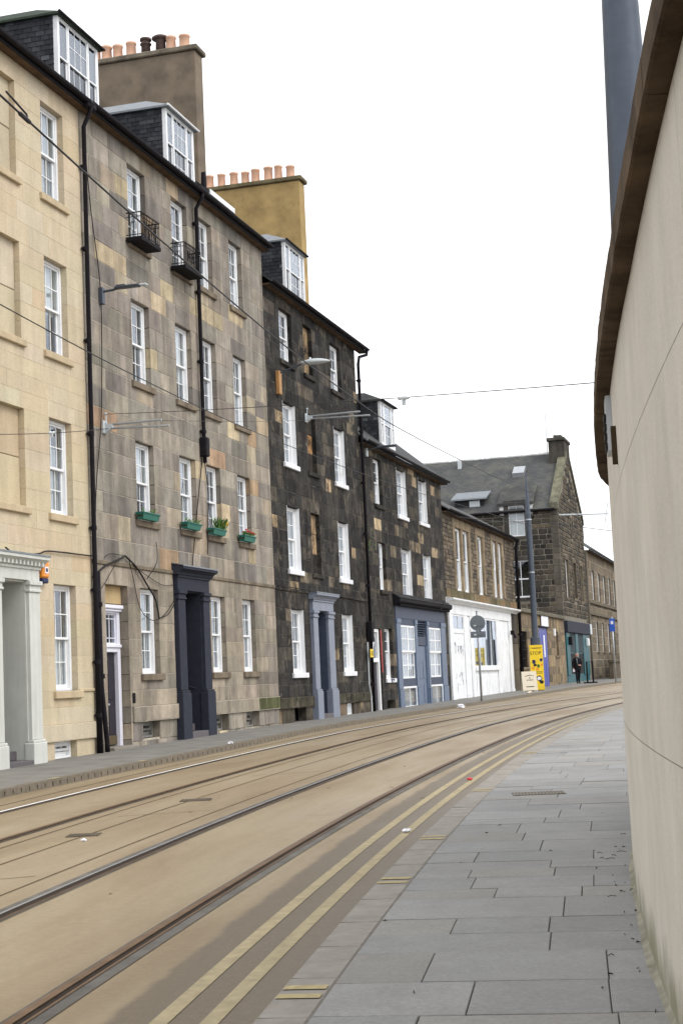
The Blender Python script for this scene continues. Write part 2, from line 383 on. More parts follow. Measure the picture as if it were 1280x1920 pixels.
for Y in YS:
    a,b=kerb_l(Y)-.02,kerb_r(Y)+.02
    for k in range(nx+1):
        t=k/nx; x=a+(b-a)*t; cam_=.05*math.sin(PI*t)*0; V.append((x,Y,zr(Y)+cam_)); mb.uv.append((b-x,Y))
for i in range(len(YS)-1):
    for k in range(nx): q=i*(nx+1)+k; F.append((q,q+1,q+nx+2,q+nx+1))
mb.add(V,F); road=put(mb,'road',road_m); tag(road,kind='structure')
# double yellow lines
for o in (.31,.58):
    tag(put(strip(lambda Y:kerb_r(Y)-o-.05,lambda Y:kerb_r(Y)-o+.05,frange(-6,90,.7),.004),'yellow_line',road_line,road))
# slab joints beside the rails, sealed in tar
for o in (-1.46-.42,-3.62+.33,-3.62+.9,-5.08-.45):
    put(strip(lambda Y:rail_x(Y)+o-.012,lambda Y:rail_x(Y)+o+.012,frange(-6,80,1.0),.004),'joint',joint_m,road)
for Y,w in ((13.9,.9),(19.5,1.1),(25.6,1.1)):
    mb=MB(); x=rail_x(Y)-1.46-.5; mb.add([(x-w,Y,zr(Y)+.005),(x,Y+.28,zr(Y+.28)+.005),(x,Y+.3,zr(Y+.3)+.005),(x-w,Y+.02,zr(Y)+.005)],[(0,1,2,3)]); put(mb,'joint',joint_m,road)
# grooved tram rails
rails=[(0,'rusty tram rail nearest the double yellow lines',rust_rail),(-1.46,'polished tram rail in the middle of the road, second from the near kerb',worn_rail),
       (-3.62,'dull brown tram rail of the far track, third from the near kerb',rust_rail),(-5.08,'bright tram rail running beside the drained kerb',steel_rail)]
for o,lab,hm in rails:
    ys=frange(-6,120,.8); t=empty('tram_rail',(rail_x(0)+o,0,0),0,lab,'rail','tram rails set in the road'); ORG[t.name]=(rail_x(0)+o,0,0)
    put(strip(lambda Y:rail_x(Y)+o-(.12 if o==-1.46 else .06),lambda Y:rail_x(Y)+o-.03,ys,.005),'jacket',rail_side,t)
    put(strip(lambda Y:rail_x(Y)+o-.03,lambda Y:rail_x(Y)+o+(.03 if o!=-1.46 else -.004),ys,.012),'head',hm,t)
    put(strip(lambda Y:rail_x(Y)+o+(.03 if o!=-1.46 else -.004),lambda Y:rail_x(Y)+o+.078,ys,.004),'groove',groove_m,t)
    put(strip(lambda Y:rail_x(Y)+o+.078,lambda Y:rail_x(Y)+o+.098,ys,.011),'lip',hm if hm is rust_rail else rust_rail,t)
    put(strip(lambda Y:rail_x(Y)+o+.098,lambda Y:rail_x(Y)+o+(.19 if o==0 else .12),ys,.005),'jacket',rail_side,t)
# ------------------------------------------------------------------ near pavement: bed, kerb stones, flagstones
KT=.10
def kdir(Y):
    d=Vector((kerb_r(Y+.05)-kerb_r(Y-.05),.1)).normalized(); return d, Vector((d.y,-d.x))
def kpt(Y,q,dz): 
    d,nn=kdir(Y); return (kerb_r(Y)+nn.x*q, Y+nn.y*q, zr(Y)+dz)
mb=MB(); V=[];F=[]
for Y in YS: V+=[(kerb_r(Y)+.10,Y,zr(Y)+KT-.012),(kerb_r(Y)+9,Y,zr(Y)+KT-.012)]
for i in range(len(YS)-1): F.append((2*i,2*i+1,2*i+3,2*i+2))
mb.add(V,F); pav=put(mb,'pavement',bed_m); tag(pav,kind='structure')
def sweep_block(Y0,Y1,q0,q1,z0,z1,ch,c=(1,1,1),n=1):
    """a block bent along the kerb line"""
    mb=MB(); V=[];F=[]
    for i in range(n+1):
        Y=Y0+(Y1-Y0)*i/n; e=(ch if i==0 else -ch if i==n else 0)
        V+=[kpt(Y,q0,z0),kpt(Y,q0,z1-ch),kpt(Y+e,q0+ch,z1),kpt(Y+e,q1-ch,z1),kpt(Y,q1,z1-ch),kpt(Y,q1,z0)]
    for i in range(n):
        for k in range(5): F.append((i*6+k,i*6+k+1,(i+1)*6+k+1,(i+1)*6+k))
    F+=[tuple(range(5,-1,-1)),tuple(n*6+k for k in range(6))]; mb.add(V,F,c); return mb
Y=-5.5; i=0
while Y<64:
    L=R.uniform(.82,.98); put(sweep_block(Y+.004,Y+L-.004,0,.27,-.05,KT+R.uniform(-.003,.003),.012),'kerb_stone',kerb_m,pav); Y+=L
put(strip(lambda Y:kerb_r(Y),lambda Y:kerb_r(Y)+.27,frange(64,150,2),KT),'kerb_run',kerb_m,pav)
for Ym in (8.15,12.05,14.75,19.6,26.5):
    for k in (0,.21):
        mb=MB(); mb.add([kpt(Ym+k,.02,KT+.005),kpt(Ym+k,.25,KT+.005),kpt(Ym+k+.1,.25,KT+.005),kpt(Ym+k+.1,.02,KT+.005)],[(0,1,2,3)])
        put(mb,'kerb_mark',kerb_yellow,pav)
rest=MB(); Y=5.6; cnt=0
while Y<66:
    h=R.choice((.45,.55,.6,.75,.8)) if Y<30 else R.choice((.6,.8,1.0)); q=.272; first=True
    while q<3.6:
        L=R.uniform(.55,1.35) if not first else R.uniform(.35,1.2); first=False
        q1=min(q+L,3.9); g=R.uniform(.90,1.07); t=R.choice((0,0,0,1,1,2)); b=[(.262,.260,.252),(.242,.241,.236),(.262,.252,.235)][t]
        c=tuple(k*g for k in b)
        mm=sweep_block(Y+.0035,Y+h-.0035,q+.0028,q1-.0028,KT-.05,KT+R.uniform(-.003,.003),.004,c)
        if Y<40 and kpt(Y,q,0)[0]<.2*Y+.6 and cnt<300: put(mm,'flagstone',paving,pav); cnt+=1
        else: rest.add(mm.v,mm.f,c)
        q=q1
    Y+=h
tag(put(rest,'far_flagstones',paving,pav),kind='stuff')
# ------------------------------------------------------------------ far footway and its drained kerb
def fx_wall(Y): return P0.x+(Y-30)*math.tan(TH)-1.0
mb=MB();V=[];F=[]
for Y in YS: V+=[(min(fx_wall(Y),kerb_l(Y)-1.5),Y,zr(Y)+.12),(kerb_l(Y)-.13,Y,zr(Y)+.12)]
for i in range(len(YS)-1): F.append((2*i,2*i+1,2*i+3,2*i+2))
mb.add(V,F); foot=put(mb,'footway',pave_l_m); tag(foot,kind='structure')
def kl(Y,q,dz): return (kerb_l(Y)-q,Y,zr(Y)+dz)
def lblock(mb,Y0,Y1,q0,q1,z0,z1,c=(1,1,1)):
    V=[kl(Y0,q0,z0),kl(Y1,q0,z0),kl(Y1,q1,z0),kl(Y0,q1,z0),kl(Y0,q0,z1),kl(Y1,q0,z1),kl(Y1,q1,z1),kl(Y0,q1,z1)]
    mb.add(V,[(0,1,5,4),(1,2,6,5),(2,3,7,6),(3,0,4,7),(4,5,6,7)],c)
Y=17.0
while Y<110:
    L=.55 if Y<60 else 1.2; mb=MB()
    if Y<60:
        lblock(mb,Y+.003,Y+L-.003,0,.14,-.03,.018); lblock(mb,Y+.003,Y+L-.003,0,.15,.085,.122+R.uniform(-.002,.003))
        lblock(mb,Y+.003,Y+L-.003,.10,.14,.018,.085)
        for a,b in ((.003,.115),(.16,.39),(.435,.547)): lblock(mb,Y+a,Y+b,0,.10,.018,.085)
    else: lblock(mb,Y+.004,Y+L-.004,0,.15,-.03,.122)
    put(mb,'kerb_drain_block' if Y<60 else 'kerb_stone',kerb_drain_m,foot); Y+=L
for Ym in (25.2,28.9):
    mb=MB(); mb.add([kl(Ym,.01,.127),kl(Ym+.28,.01,.127),kl(Ym+.28,.13,.127),kl(Ym,.13,.127)],[(0,1,2,3)]); put(mb,'kerb_mark',kerb_yellow,foot)

# ------------------------------------------------------------------ masonry fronts
def courses(z0,z1,brk,h):
    bs=sorted({round(b,3) for b in list(brk)+[z0,z1] if z0<=b<=z1}); o=[bs[0]]
    for b in bs[1:]:
        if b-o[-1]<.09 and b!=bs[-1]: continue
        o.append(b)
    zs=[]
    for a,b in zip(o[:-1],o[1:]):
        n=max(1,int(round((b-a)/h))); zs+=[a+(b-a)*i/n for i in range(n)]
    return zs+[o[-1]]
def pick(pal, gl=.86, gh=1.14):
    t=R.random()*sum(w for w,_ in pal)
    for w,c in pal:
        t-=w
        if t<=0: break
    g=R.uniform(gl,gh); return tuple(min(.9,k*g*R.uniform(.98,1.02)) for k in c)
def front(h, s0,s1,z0,z1, ops, pal, mat, mortar, ch=.42, lmin=.45,lmax=1.1, joint=.007, jit=.0028, depth=.26, back=9.0, cbrk=(), chamf=.004, y=0, shell=True, name='stone', gap_y=.005, lim=300):
    """backing wall with openings, and every dressed stone in front of it"""
    brk=set(cbrk); gap_y=max(.0045,2*jit+.0025)
    for o in ops: brk|={o[2],o[3]}
    zs=courses(z0,z1,brk,ch); bl=[]
    for a,b in zip(zs[:-1],zs[1:]):
        zm=(a+b)/2; iv=[(s0,s1)]
        for o in ops:
            if o[2]<zm<o[3]:
                nv=[]
                for p,q in iv:
                    if o[1]<=p or o[0]>=q: nv.append((p,q))
                    else:
                        if o[0]>p+.01: nv.append((p,o[0]))
                        if o[1]<q-.01: nv.append((o[1],q))
                iv=nv
        for p,q in iv:
            x=p; first=True
            while x<q-1e-6:
                L=R.uniform(lmin,lmax)*(R.uniform(.5,1) if first else 1); first=False
                if q-(x+L)<lmin*.6: L=q-x
                bl.append((x,min(x+L,q),a,b)); x+=L
    bl.sort(key=lambda t:-(t[1]-t[0])*(t[3]-t[2])); extra=MB()
    for i,(x0,x1,a,b) in enumerate(bl):
        mb=MB() if i<lim else extra
        mb.slab(x0+joint,x1-joint,y+R.uniform(-jit,jit),y+depth,a+joint,b-joint,chamf,pick(pal,*((.975,1.025) if pal is CREAM else (.84,1.16))),0,jit)
        if i<lim: put(mb,name,mat,h)
    if extra.v: tag(put(extra,'small_stones',mat,h),kind='stuff')
    w=MB(); xs=sorted({s0,s1}|{k for o in ops for k in o[:2] if s0<k<s1}); zz=sorted({z0,z1}|{k for o in ops for k in o[2:4] if z0<k<z1})
    for a,b in zip(xs[:-1],xs[1:]):
        some=False
        for c,d in zip(zz[:-1],zz[1:]):
            xm,zm=(a+b)/2,(c+d)/2
            if any(o[0]<xm<o[1] and o[2]<zm<o[3] for o in ops): continue
            some=True; w.add([(a,y+gap_y,c),(b,y+gap_y,c),(b,y+gap_y,d),(a,y+gap_y,d)],[(0,1,2,3)])
        if not some and w.v: put(w,'wall',mortar,h); w=MB()
    if w.v: put(w,'wall',mortar,h)
    if shell:
        w=MB(); zb=z0-.5
        w.add([(s0+.02,y+.03,zb),(s0+.02,back,zb),(s0+.02,back,z1),(s0+.02,y+.03,z1)],[(0,1,2,3)])
        w.add([(s1-.02,y+.03,zb),(s1-.02,back,zb),(s1-.02,back,z1),(s1-.02,y+.03,z1)],[(3,2,1,0)])
        w.add([(s0+.02,back,zb),(s1-.02,back,zb),(s1-.02,back,z1),(s0+.02,back,z1)],[(3,2,1,0)])
        w.add([(s0+.02,2.6,zb),(s1-.02,2.6,zb),(s1-.02,2.6,z1),(s0+.02,2.6,z1)],[(3,2,1,0)])
        w.add([(s0+.02,y+.03,z1-.01),(s1-.02,y+.03,z1-.01),(s1-.02,back,z1-.01),(s0+.02,back,z1-.01)],[(0,1,2,3)])
        put(w,'inner_walls',room,h)
PANE={}
def pane_mesh():
    if 'm' not in PANE:
        PANE['m']=MB().box(-.5,.5,-.5,.5,-.5,.5).mesh('pane',glass)
    return PANE['m']
def add_pane(parent, x0,x1,z0,z1,y):
    o=bpy.data.objects.new('pane',pane_mesh()); col.objects.link(o); o.parent=parent; g=org_of(parent)
    o.location=((x0+x1)/2-g[0],y-g[1],(z0+z1)/2-g[2]); o.scale=(x1-x0,.004,z1-z0); o.rotation_euler=(rad(R.uniform(-.5,.5)),0,rad(R.uniform(-.5,.5))); return o
def sash_mesh(x0,x1,z0,z1,y0,y1,nx,nz,st=.05,top=.045,bot=.05,bar=.02):
    mb=MB(); mb.box(x0,x0+st,y0,y1,z0,z1,.004); mb.box(x1-st,x1,y0,y1,z0,z1,.004)
    mb.box(x0+st,x1-st,y0,y1,z0,z0+bot,.004); mb.box(x0+st,x1-st,y0,y1,z1-top,z1,.004)
    ix0,ix1,iz0,iz1=x0+st,x1-st,z0+bot,z1-top; w=(ix1-ix0-bar*(nx-1))/nx; hh=(iz1-iz0-bar*(nz-1))/nz; ym=(y0+y1)/2
    for i in range(1,nx): a=ix0+i*w+(i-1)*bar; mb.box(a,a+bar,y0+.008,y1-.008,iz0,iz1)
    for j in range(1,nz):
        b=iz0+j*hh+(j-1)*bar
        for i in range(nx): a=ix0+i*(w+bar); mb.box(a,a+w,y0+.008,y1-.008,b,b+bar)
    cells=[(ix0+i*(w+bar),ix0+i*(w+bar)+w,iz0+j*(hh+bar),iz0+j*(hh+bar)+hh,ym) for i in range(nx) for j in range(nz)]
    return mb,cells
def curtain(parent,x0,x1,z0,z1,y,mat,amp=.03,wl=.11):
    mb=MB(); n=max(6,int((x1-x0)/wl*4)); V=[];F=[]
    for i in range(n+1):
        x=x0+(x1-x0)*i/n; yy=y+amp*math.sin(2*PI*(x-x0)/wl)+R.uniform(-.006,.006); V+=[(x,yy,z0),(x,yy,z1)]
    F=[(2*i,2*i+2,2*i+3,2*i+1) for i in range(n)]; mb.add(V,F); return put(mb,'curtain',mat,parent,True)
def sash_window(h,s0,s1,z0,z1, r=.13, nx=3,nz=2, mid=.5, mat=None, sill=(.20,.17,.13), sillmat=None, inside='auto', paint_reveal=None, sill_h=.15, open_low=0, silly=.07, top_room=.0):
    """part window > upper_sash, lower_sash, pane, sill, curtain"""
    mat=mat or white_paint
    fr=MB(); j=.075
    fr.box(s0+.004,s0+j,r,r+.15,z0,z1-.003,.006); fr.box(s1-j,s1-.004,r,r+.15,z0,z1-.003,.006); fr.box(s0+j,s1-j,r,r+.15,z1-.07,z1-.003,.006); fr.box(s0+j,s1-j,r-.01,r+.15,z0,z0+.05,.006)
    w=put(fr,'window',mat,h)
    a,b=s0+j,s1-j; zm=z0+.05+(z1-.07-z0-.05)*mid
    mb,cells=sash_mesh(a,b,zm-.02,z1-.07,r+.025,r+.068,nx,nz); put(mb,'upper_sash',mat,w)
    for c in cells: add_pane(w,*c)
    mb,cells=sash_mesh(a,b,z0+.05+open_low,zm+.025+open_low,r+.075,r+.118,nx,nz,bot=.08); put(mb,'lower_sash',mat,w)
    for c in cells: add_pane(w,*c)
    if sill:
        sb=MB(); sb.box(s0-.12,s1+.12,-silly,r+.1,z0-sill_h,z0-.002,.012,sill); put(sb,'sill',sillmat or worn_stone,w)
    if paint_reveal:
        pr=MB(); pr.box(s1-.012,s1-.003,-.004,r,z0,z1,0); put(pr,'painted_reveal',paint_reveal,w); pr=MB(); pr.box(s0+.003,s0+.012,-.004,r,z0,z1,0); put(pr,'painted_reveal',paint_reveal,w)
    if inside=='auto': inside=R.choice(('curtains','blind','nets','dark','curtains','nets'))
    y=r+.15
    if inside=='curtains':
        curtain(w,a,a+(b-a)*.3,z0+.05,z1-.05,y,curtain_m); curtain(w,b-(b-a)*.3,b,z0+.05,z1-.05,y,curtain_m)
    elif inside=='nets': curtain(w,a,b,z0+.05,z1-.05-R.choice((0,0,0,.5)),r+.145,curtain_m,.02,R.uniform(.08,.13))
    elif inside=='blind':
        k=R.uniform(.3,.75); bm=MB(); bm.box(a,b,y,y+.004,z1-.05-(z1-z0)*k,z1-.05); put(bm,'blind',blind_m,w)
    elif inside=='lower':
        bm=MB(); bm.box(a,b,y,y+.004,z0+.05,zm); put(bm,'blind',blind_m,w)
    return w
def blind_window(h,s0,s1,z0,z1,pal,mat,n=2,dep=.13,sill=None):
    hh=(z1-z0)/n
    for i in range(n):
        mb=MB(); mb.slab(s0+.006,s1-.006,dep+R.uniform(-.004,.004),dep+.15,z0+i*hh+.006,z0+(i+1)*hh-.006,.012,pick(pal)); put(mb,'infill_stone',mat,h)
    mb=MB(); mb.add([(s0,dep+.02,z0),(s1,dep+.02,z0),(s1,dep+.02,z1),(s0,dep+.02,z1)],[(0,1,2,3)]); put(mb,'infill_backing',mortar_dark,h)
    if sill:
        mb=MB(); mb.box(s0-.12,s1+.12,-.07,dep,z0-.14,z0-.002,.012,sill); put(mb,'blind_sill',mat,h)
def eaves(h,s0,s1,ze,pitch,depth=4.7,over=.26,gut=True,mat=None,fascia=black_iron,thick=.05):
    """roof > gutter, fascia ; slope rises inward from the eave"""
    t=math.tan(rad(pitch)); zr_=ze+(depth+over)*t
    mb=MB(); mb.extrude([(-over,ze),(depth,zr_),(depth+4.5,zr_-4.5*t),(depth+4.5,zr_-4.5*t-.12),(depth,zr_-.14),(-over+.02,ze-thick)],s0,s1,'x')
    rf=put(mb,'roof',mat or roof_slate,h)
    mb=MB(); mb.box(s0,s1,-over+.02,-over+.045,ze-.15,ze-.055); put(mb,'fascia',fascia,rf)
    mb=MB(); mb.box(s0,s1,-over+.05,.02,ze-.14,ze-.11); put(mb,'soffit',soffit_m,rf)
    if gut:
        mb=MB(); n=8; prof=[(-over-.05+.065*math.cos(PI+PI*i/n),ze-.005+.075*math.sin(PI+PI*i/n)) for i in range(n+1)]
        prof+=[(a*1+(.012 if a<-over-.05 else -.012),b+.004) for a,b in reversed(prof)]
        mb.extrude(prof,s0,s1,'x'); put(mb,'gutter',pipe_black,rf)
    return rf
soffit_m=m_plain('weathered_soffit',(.12,.08,.05),.85,.4,scale=3)
def slates_on(mb, org, ux, uy, un, w, hgt, sw=.21, sh=.115, pal=((.040,.043,.050),(.032,.034,.040),(.055,.057,.064))):
    """overlapping slates on a plane: org corner, ux along, uy up, un outward"""
    rows=int(hgt/sh); 
    for j in range(rows+1):
        x=-sw*.5*(j%2)
        while x<w:
            a,b=max(0,x),min(w,x+sw*R.uniform(.94,1.0)); x+=sw
            if b-a<.03: continue
            z0,z1=j*sh,min(hgt,(j+1)*sh+.03)
            if z1-z0<.02: continue
            P=lambda u,v,k: Vector(org)+Vector(ux)*u+Vector(uy)*v+Vector(un)*k
            g=R.uniform(.85,1.2)*(2.2 if R.random()<.03 else 1); c=tuple(k*g for k in R.choice(pal)); e=.014+R.uniform(0,.006)
            mb.add([P(a+.003,z0,e),P(b-.003,z0,e),P(b-.003,z1,.004),P(a+.003,z1,.004),P(a+.003,z0,0),P(b-.003,z0,0)],[(0,1,2,3),(4,5,1,0)],c)
def dormer(h,s0,s1,z0,z1,yf=.45,depth=2.6,lights=((.0,.22,1),(.25,.75,3),(.78,1.0,1)),roofmat=None,pitch=10,edge=None):
    """boxed dormer: slated cheeks, white glazed front > sash, pane ; lead roof"""
    d=MB(); d.box(s0+.01,s1-.01,yf+.06,yf+depth,z0-.6,z1-.01); d=put(d,'dormer',dark_void,h)
    # white front
    fr=MB(); p=.085; fr.box(s0,s0+p,yf,yf+.12,z0-.35,z1,.006); fr.box(s1-p,s1,yf,yf+.12,z0-.35,z1,.006); fr.box(s0+p,s1-p,yf,yf+.12,z1-.09,z1,.006); fr.box(s0+p,s1-p,yf-.01,yf+.12,z0-.35,z0+.10,.006)
    W=s1-s0-2*p
    for k,(a,b,n) in enumerate(lights):
        if k: fr.box(s0+p+lights[k-1][1]*W,s0+p+a*W,yf-.005,yf+.12,z0+.10,z1-.09,.006)
    put(fr,'dormer_front',white_paint,d)
    zm=(z0+.1+z1-.09)/2
    for a,b,n in lights:
        x0,x1=s0+p+a*W,s0+p+b*W
        for (q0,q1,yy) in ((zm-.02,z1-.09,yf+.012),(z0+.10,zm+.02,yf+.045)):
            mb,cells=sash_mesh(x0,x1,q0,q1,yy,yy+.03,n,2 if n>1 else 1,st=.035,top=.035,bot=.04,bar=.018); put(mb,'sash',white_paint,d)
            for c in cells: add_pane(d,*c)
    # slated cheeks
    for sx,ux,un in ((s0,(0,1,0),(-1,0,0)),(s1,(0,1,0),(1,0,0))):
        mb=MB(); slates_on(mb,(sx,yf+.1,z0-.4),ux,(0,0,1),un,depth-.1,z1-z0+.4); tag(put(mb,'cheek_slates',slate,d),kind='stuff')
    t=math.tan(rad(pitch)); mb=MB(); o=.09; c=(s0+s1)/2
    zt=z1; rise=(depth*.5)*t
    V=[(s0-o,yf-o,zt),(s1+o,yf-o,zt),(s1+o,yf+depth,zt+.0),(s0-o,yf+depth,zt+.0),(s0+.55,yf+.75,zt+.42),(s1-.55,yf+.75,zt+.42),(s1-.55,yf+depth,zt+.42),(s0+.55,yf+depth,zt+.42)]
    V+=[(x,y,z-.05) for x,y,z in V[:4]]
    mb.add(V,[(0,1,5,4),(1,2,6,5),(3,0,4,7),(4,5,6,7),(8,9,1,0),(9,10,2,1),(11,8,0,3),(11,10,9,8)]); put(mb,'dormer_roof',roofmat or lead,d)
    mb=MB(); mb.tube([(s0-o-.03,yf-o-.02,zt-.01),(s1+o+.03,yf-o-.02,zt-.01)],.035,6); put(mb,'dormer_gutter',edge or pipe_black,d)
    return d
def chimney(h,s,y0,y1,zb,zt,wid,mat,pots,capc=(.20,.17,.13)):
    """stack on the mutual gable: long face across the street line"""
    mb=MB(); mb.box(s-wid/2,s+wid/2,y0,y1,zb,zt-.16,.02); ch=put(mb,'chimney',mat,h)
    mb=MB(); mb.box(s-wid/2-.09,s+wid/2+.09,y0-.1,y1+.1,zt-.16,zt,.03,capc); put(mb,'cap',worn_stone,ch)
    for y,hh,rr,kind in pots:
        mb=MB(); z=zt-.01; hh*=R.uniform(.93,1.08); rr*=R.uniform(.95,1.06); y+=R.uniform(-.04,.04)
        if kind=='plain': mb.lathe([(rr*1.08,0),(rr*1.05,.06),(rr,.08),(rr*.95,hh-.08),(rr*1.07,hh-.06),(rr*1.07,hh),(rr*.85,hh),(rr*.8,hh-.12)],s,y,z,14); put(mb,'pot',terracotta,ch,True)
        elif kind=='cowl': mb.lathe([(rr,0),(rr*.9,hh*.62),(rr*1.15,hh*.64),(rr*1.15,hh*.7),(rr*.8,hh*.72),(rr*.8,hh*.86),(rr*1.2,hh*.88),(rr*1.15,hh*.98),(rr*.3,hh)],s,y,z,14); put(mb,'pot',sooty_clay,ch,True)
        else: mb.lathe([(rr*.95,0),(rr*.85,hh*.75),(rr*1.0,hh*.78),(rr*1.5,hh*.82),(rr*1.55,hh*.9),(rr*1.2,hh*.97),(rr*.2,hh*1.02)],s,y,z,14); put(mb,'pot',sooty_clay,ch,True)
    return ch
def downpipe(h,pts,r=.05,mat=None,collars=(),name='downpipe'):
    mb=MB(); mb.tube(pts,r,10); r=r[0] if isinstance(r,list) else r; d=put(mb,name,mat or pipe_black,h,True)
    for (x,y,z) in collars:
        k=MB(); k.lathe([(r*1.0,-.05),(r*1.35,-.045),(r*1.35,.045),(r,.05)],x,y,z,10); k.box(x-r*1.9,x+r*1.9,y+r*.4,y+r*1.5,z-.02,z+.02); put(k,'collar',mat or pipe_black,d)
    return d
def portal(h,a0,a1,b0,b1,zf,zped,zcap,zent,ztop,mat,depth=1.6,proj=.12,dent=0,steps=0,inner=None,doormat=None,corn=.24,zin=None,lead_top=True,pedmat=None):
    """classical doorway > pilaster, cornice, dentil, lining, step, door_leaf"""
    e=MB(); e.box(a0,b1,-proj,.05,zcap,zent,.008); e.box(a0-.02,b1+.02,-proj-.03,.05,zent-.06,zent,.006); dw=put(e,'doorway',mat,h)
    for p,q in ((a0,a1),(b0,b1)):
        m=MB(); m.box(p,q,-proj,.05,zped,zcap-.22,.01); m.box(p-.03,q+.03,-proj-.03,.05,zcap-.22,zcap-.17,.01); m.box(p-.005,q+.005,-proj-.01,.05,zcap-.17,zcap-.09); m.box(p-.04,q+.04,-proj-.05,.05,zcap-.09,zcap-.003,.012)
        m.box(p-.05,q+.05,-proj-.06,.05,zf-.05,zped-.06,.012); m.box(p-.03,q+.03,-proj-.04,.05,zped-.06,zped-.003,.01)
        put(m,'pilaster',mat,dw)
    c=MB(); c.extrude([(.05,zent+.003),(-proj-.05,zent+.003),(-proj-.07,zent+.06),(-proj-corn*.75,zent+.11),(-proj-corn,zent+.13),(-proj-corn,zent+.2),(.05,ztop)],a0-.12,b1+.12,'x'); put(c,'cornice',mat,dw)
    if lead_top:
        c=MB(); c.extrude([(.02,ztop+.03),(-proj-corn-.015,zent+.222),(-proj-corn-.015,zent+.19),(-proj-corn-.003,zent+.19),(-proj-corn-.003,zent+.205),(.02,ztop+.01)],a0-.14,b1+.14,'x'); put(c,'lead_flashing',lead,dw)
    if dent:
        for i in range(dent):
            x=a0-.02+(b1-a0+.04)*(i+.5)/dent; m=MB(); m.box(x-.032,x+.032,-proj-.115,-proj-.04,zent+.008,zent+.085); put(m,'dentil',mat,dw)
    L=MB(); im=inner or mat
    zi=zin or zcap; L.box(b0-.03,b0-.002,-.02,depth,zf,zi); L.box(a1+.002,a1+.03,-.02,depth,zf,zi); L.box(a1+.03,b0-.03,-.02,depth,zi-.03,zi); put(L,'lining',im,dw)
    zz=zf
    for k in range(steps):
        m=MB(); y=.02+k*.36; zz=zf+(k+1)*.17; m.box(a1+.032,b0-.032,y-.16,depth,zz-.17-(.1 if k==0 else 0),zz,.012,(.12,.11,.115)); put(m,'step',paving,dw)
    m=MB(); m.box(a1+.035,b0-.035,depth-.06,depth,zz+.003,zi-.035,.004)
    for px in (0,1):
        for pz in (0,1):
            w=(b0-a1-.07); x0=a1+.035+w*(.1+.45*px); m.box(x0,x0+w*.35,depth-.075,depth-.06,zz+.2+pz*1.0,zz+1.0+pz*1.0,.01)
    put(m,'door_leaf',doormat or dark_door,dw); return dw

# ================================================================== palettes ashlar tenement
CREAM=[(6,(.565,.475,.335)),(3,(.555,.465,.322)),(2,(.57,.49,.36)),(.8,(.545,.44,.295))]
CREAM_G=(.985,1.015)
h1=house('cream_tenement',-1.5,'cream ashlar tenement with pale green columned porch and blind windows beside the black pipes')
zb=.30
W1=[(.84,1.87,11.90,13.87),(.84,1.87,8.65,10.61),(.88,1.90,5.36,7.30),(.90,1.90,1.83,3.95)]
BL1=[(-1.30,-.27,11.90,13.88),(-1.30,-.22,8.66,10.64),(-1.30,-.18,5.38,7.32)]
PORCH1=(-1.92,.16,zb,4.25)
front(h1,-6,2.66,1.18,14.32,W1+BL1+[PORCH1],CREAM,sandstone,mortar_cream,ch=.37,lmin=.7,lmax=1.3,joint=.002,jit=.001,chamf=.003)
front(h1,-6,2.62,.85,1.18,[PORCH1],CREAM,sandstone,mortar_cream,ch=.4,lmin=1.6,lmax=2.6,joint=.003,jit=.001,y=-.045,shell=False,chamf=.01,depth=.3)
front(h1,-6,2.66,zb,.85,[PORCH1,(.80,1.78,.50,.85)],CREAM,sandstone,mortar_cream,ch=.5,lmin=.5,lmax=1.2,joint=.003,jit=.001,y=.01,shell=False)
SC1=(.52,.42,.28)
ins=('nets','blind','nets','lower')
for k,(a,b,c,d) in enumerate(W1): sash_window(h1,a,b,c,d,sill=SC1,sillmat=sandstone,inside=ins[k])
for (a,b,c,d) in BL1: blind_window(h1,a,b,c,d,CREAM,sandstone,2,.12,SC1)
sash_window(h1,.80,1.78,.50,.85,r=.14,nx=3,nz=1,sill=None,inside='dark')
mb=MB(); mb.box(1.92,2.64,-.03,.02,1.80,1.86,.01,SC1); put(mb,'band_course',sandstone,h1)
eaves(h1,-6,2.68,14.42,39)
portal(h1,-1.86,-1.42,-.34,.10,.40,.94,3.95,4.22,4.42,pale_green,depth=1.5,proj=.10,dent=13,steps=2,corn=.18,inner=pale_green)
mb=MB(); mb.tube([(-1.3,1.40,2.3+.17*math.cos(t))if False else (-.62+.17*math.sin(t),1.40,2.45+.17*math.cos(t)) for t in [2*PI*i/14 for i in range(15)]],.05,7); put(mb,'door_wreath',black_iron,h1)
# ================================================================== 2: grey sandstone tenement
GREY=[(7,(.315,.28,.232)),(6,(.28,.25,.213)),(4,(.345,.30,.243)),(3,(.235,.212,.187)),(1.7,(.49,.40,.27)),(.35,(.44,.31,.205)),(1.3,(.40,.335,.25))]
GREYG=[(5,(.335,.29,.23)),(4,(.305,.265,.213)),(3,(.36,.308,.24)),(.5,(.49,.40,.27)),(2,(.27,.24,.20))]
h2=house('grey_tenement',8.8,'grey and tan patched sandstone tenement with iron window balconies and green window boxes')
zb=.36
C1,C2,C3,C4=(5.22,6.27),(7.90,8.96),(9.71,10.72),(12.06,13.07)
W2=[(*c,12.06,13.92) for c in (C1,C2,C3,C4)]+[(*c,8.79,10.72) for c in (C1,C2,C3,C4)]+[(*c,5.60,7.42) for c in (C1,C2,C3,C4)]+[(*c,2.13,4.06) for c in (C1,C3,C4)]
DA=(3.34,4.52,zb,4.07); P2=(7.20,9.40,zb,4.50)
front(h2,2.68,14.86,4.50,14.32,[w for w in W2 if w[2]>4.5],GREY,worn_stone,mortar_grey,ch=.45,lmin=.55,lmax=1.25,joint=.008,lim=250,cbrk=(4.5,))
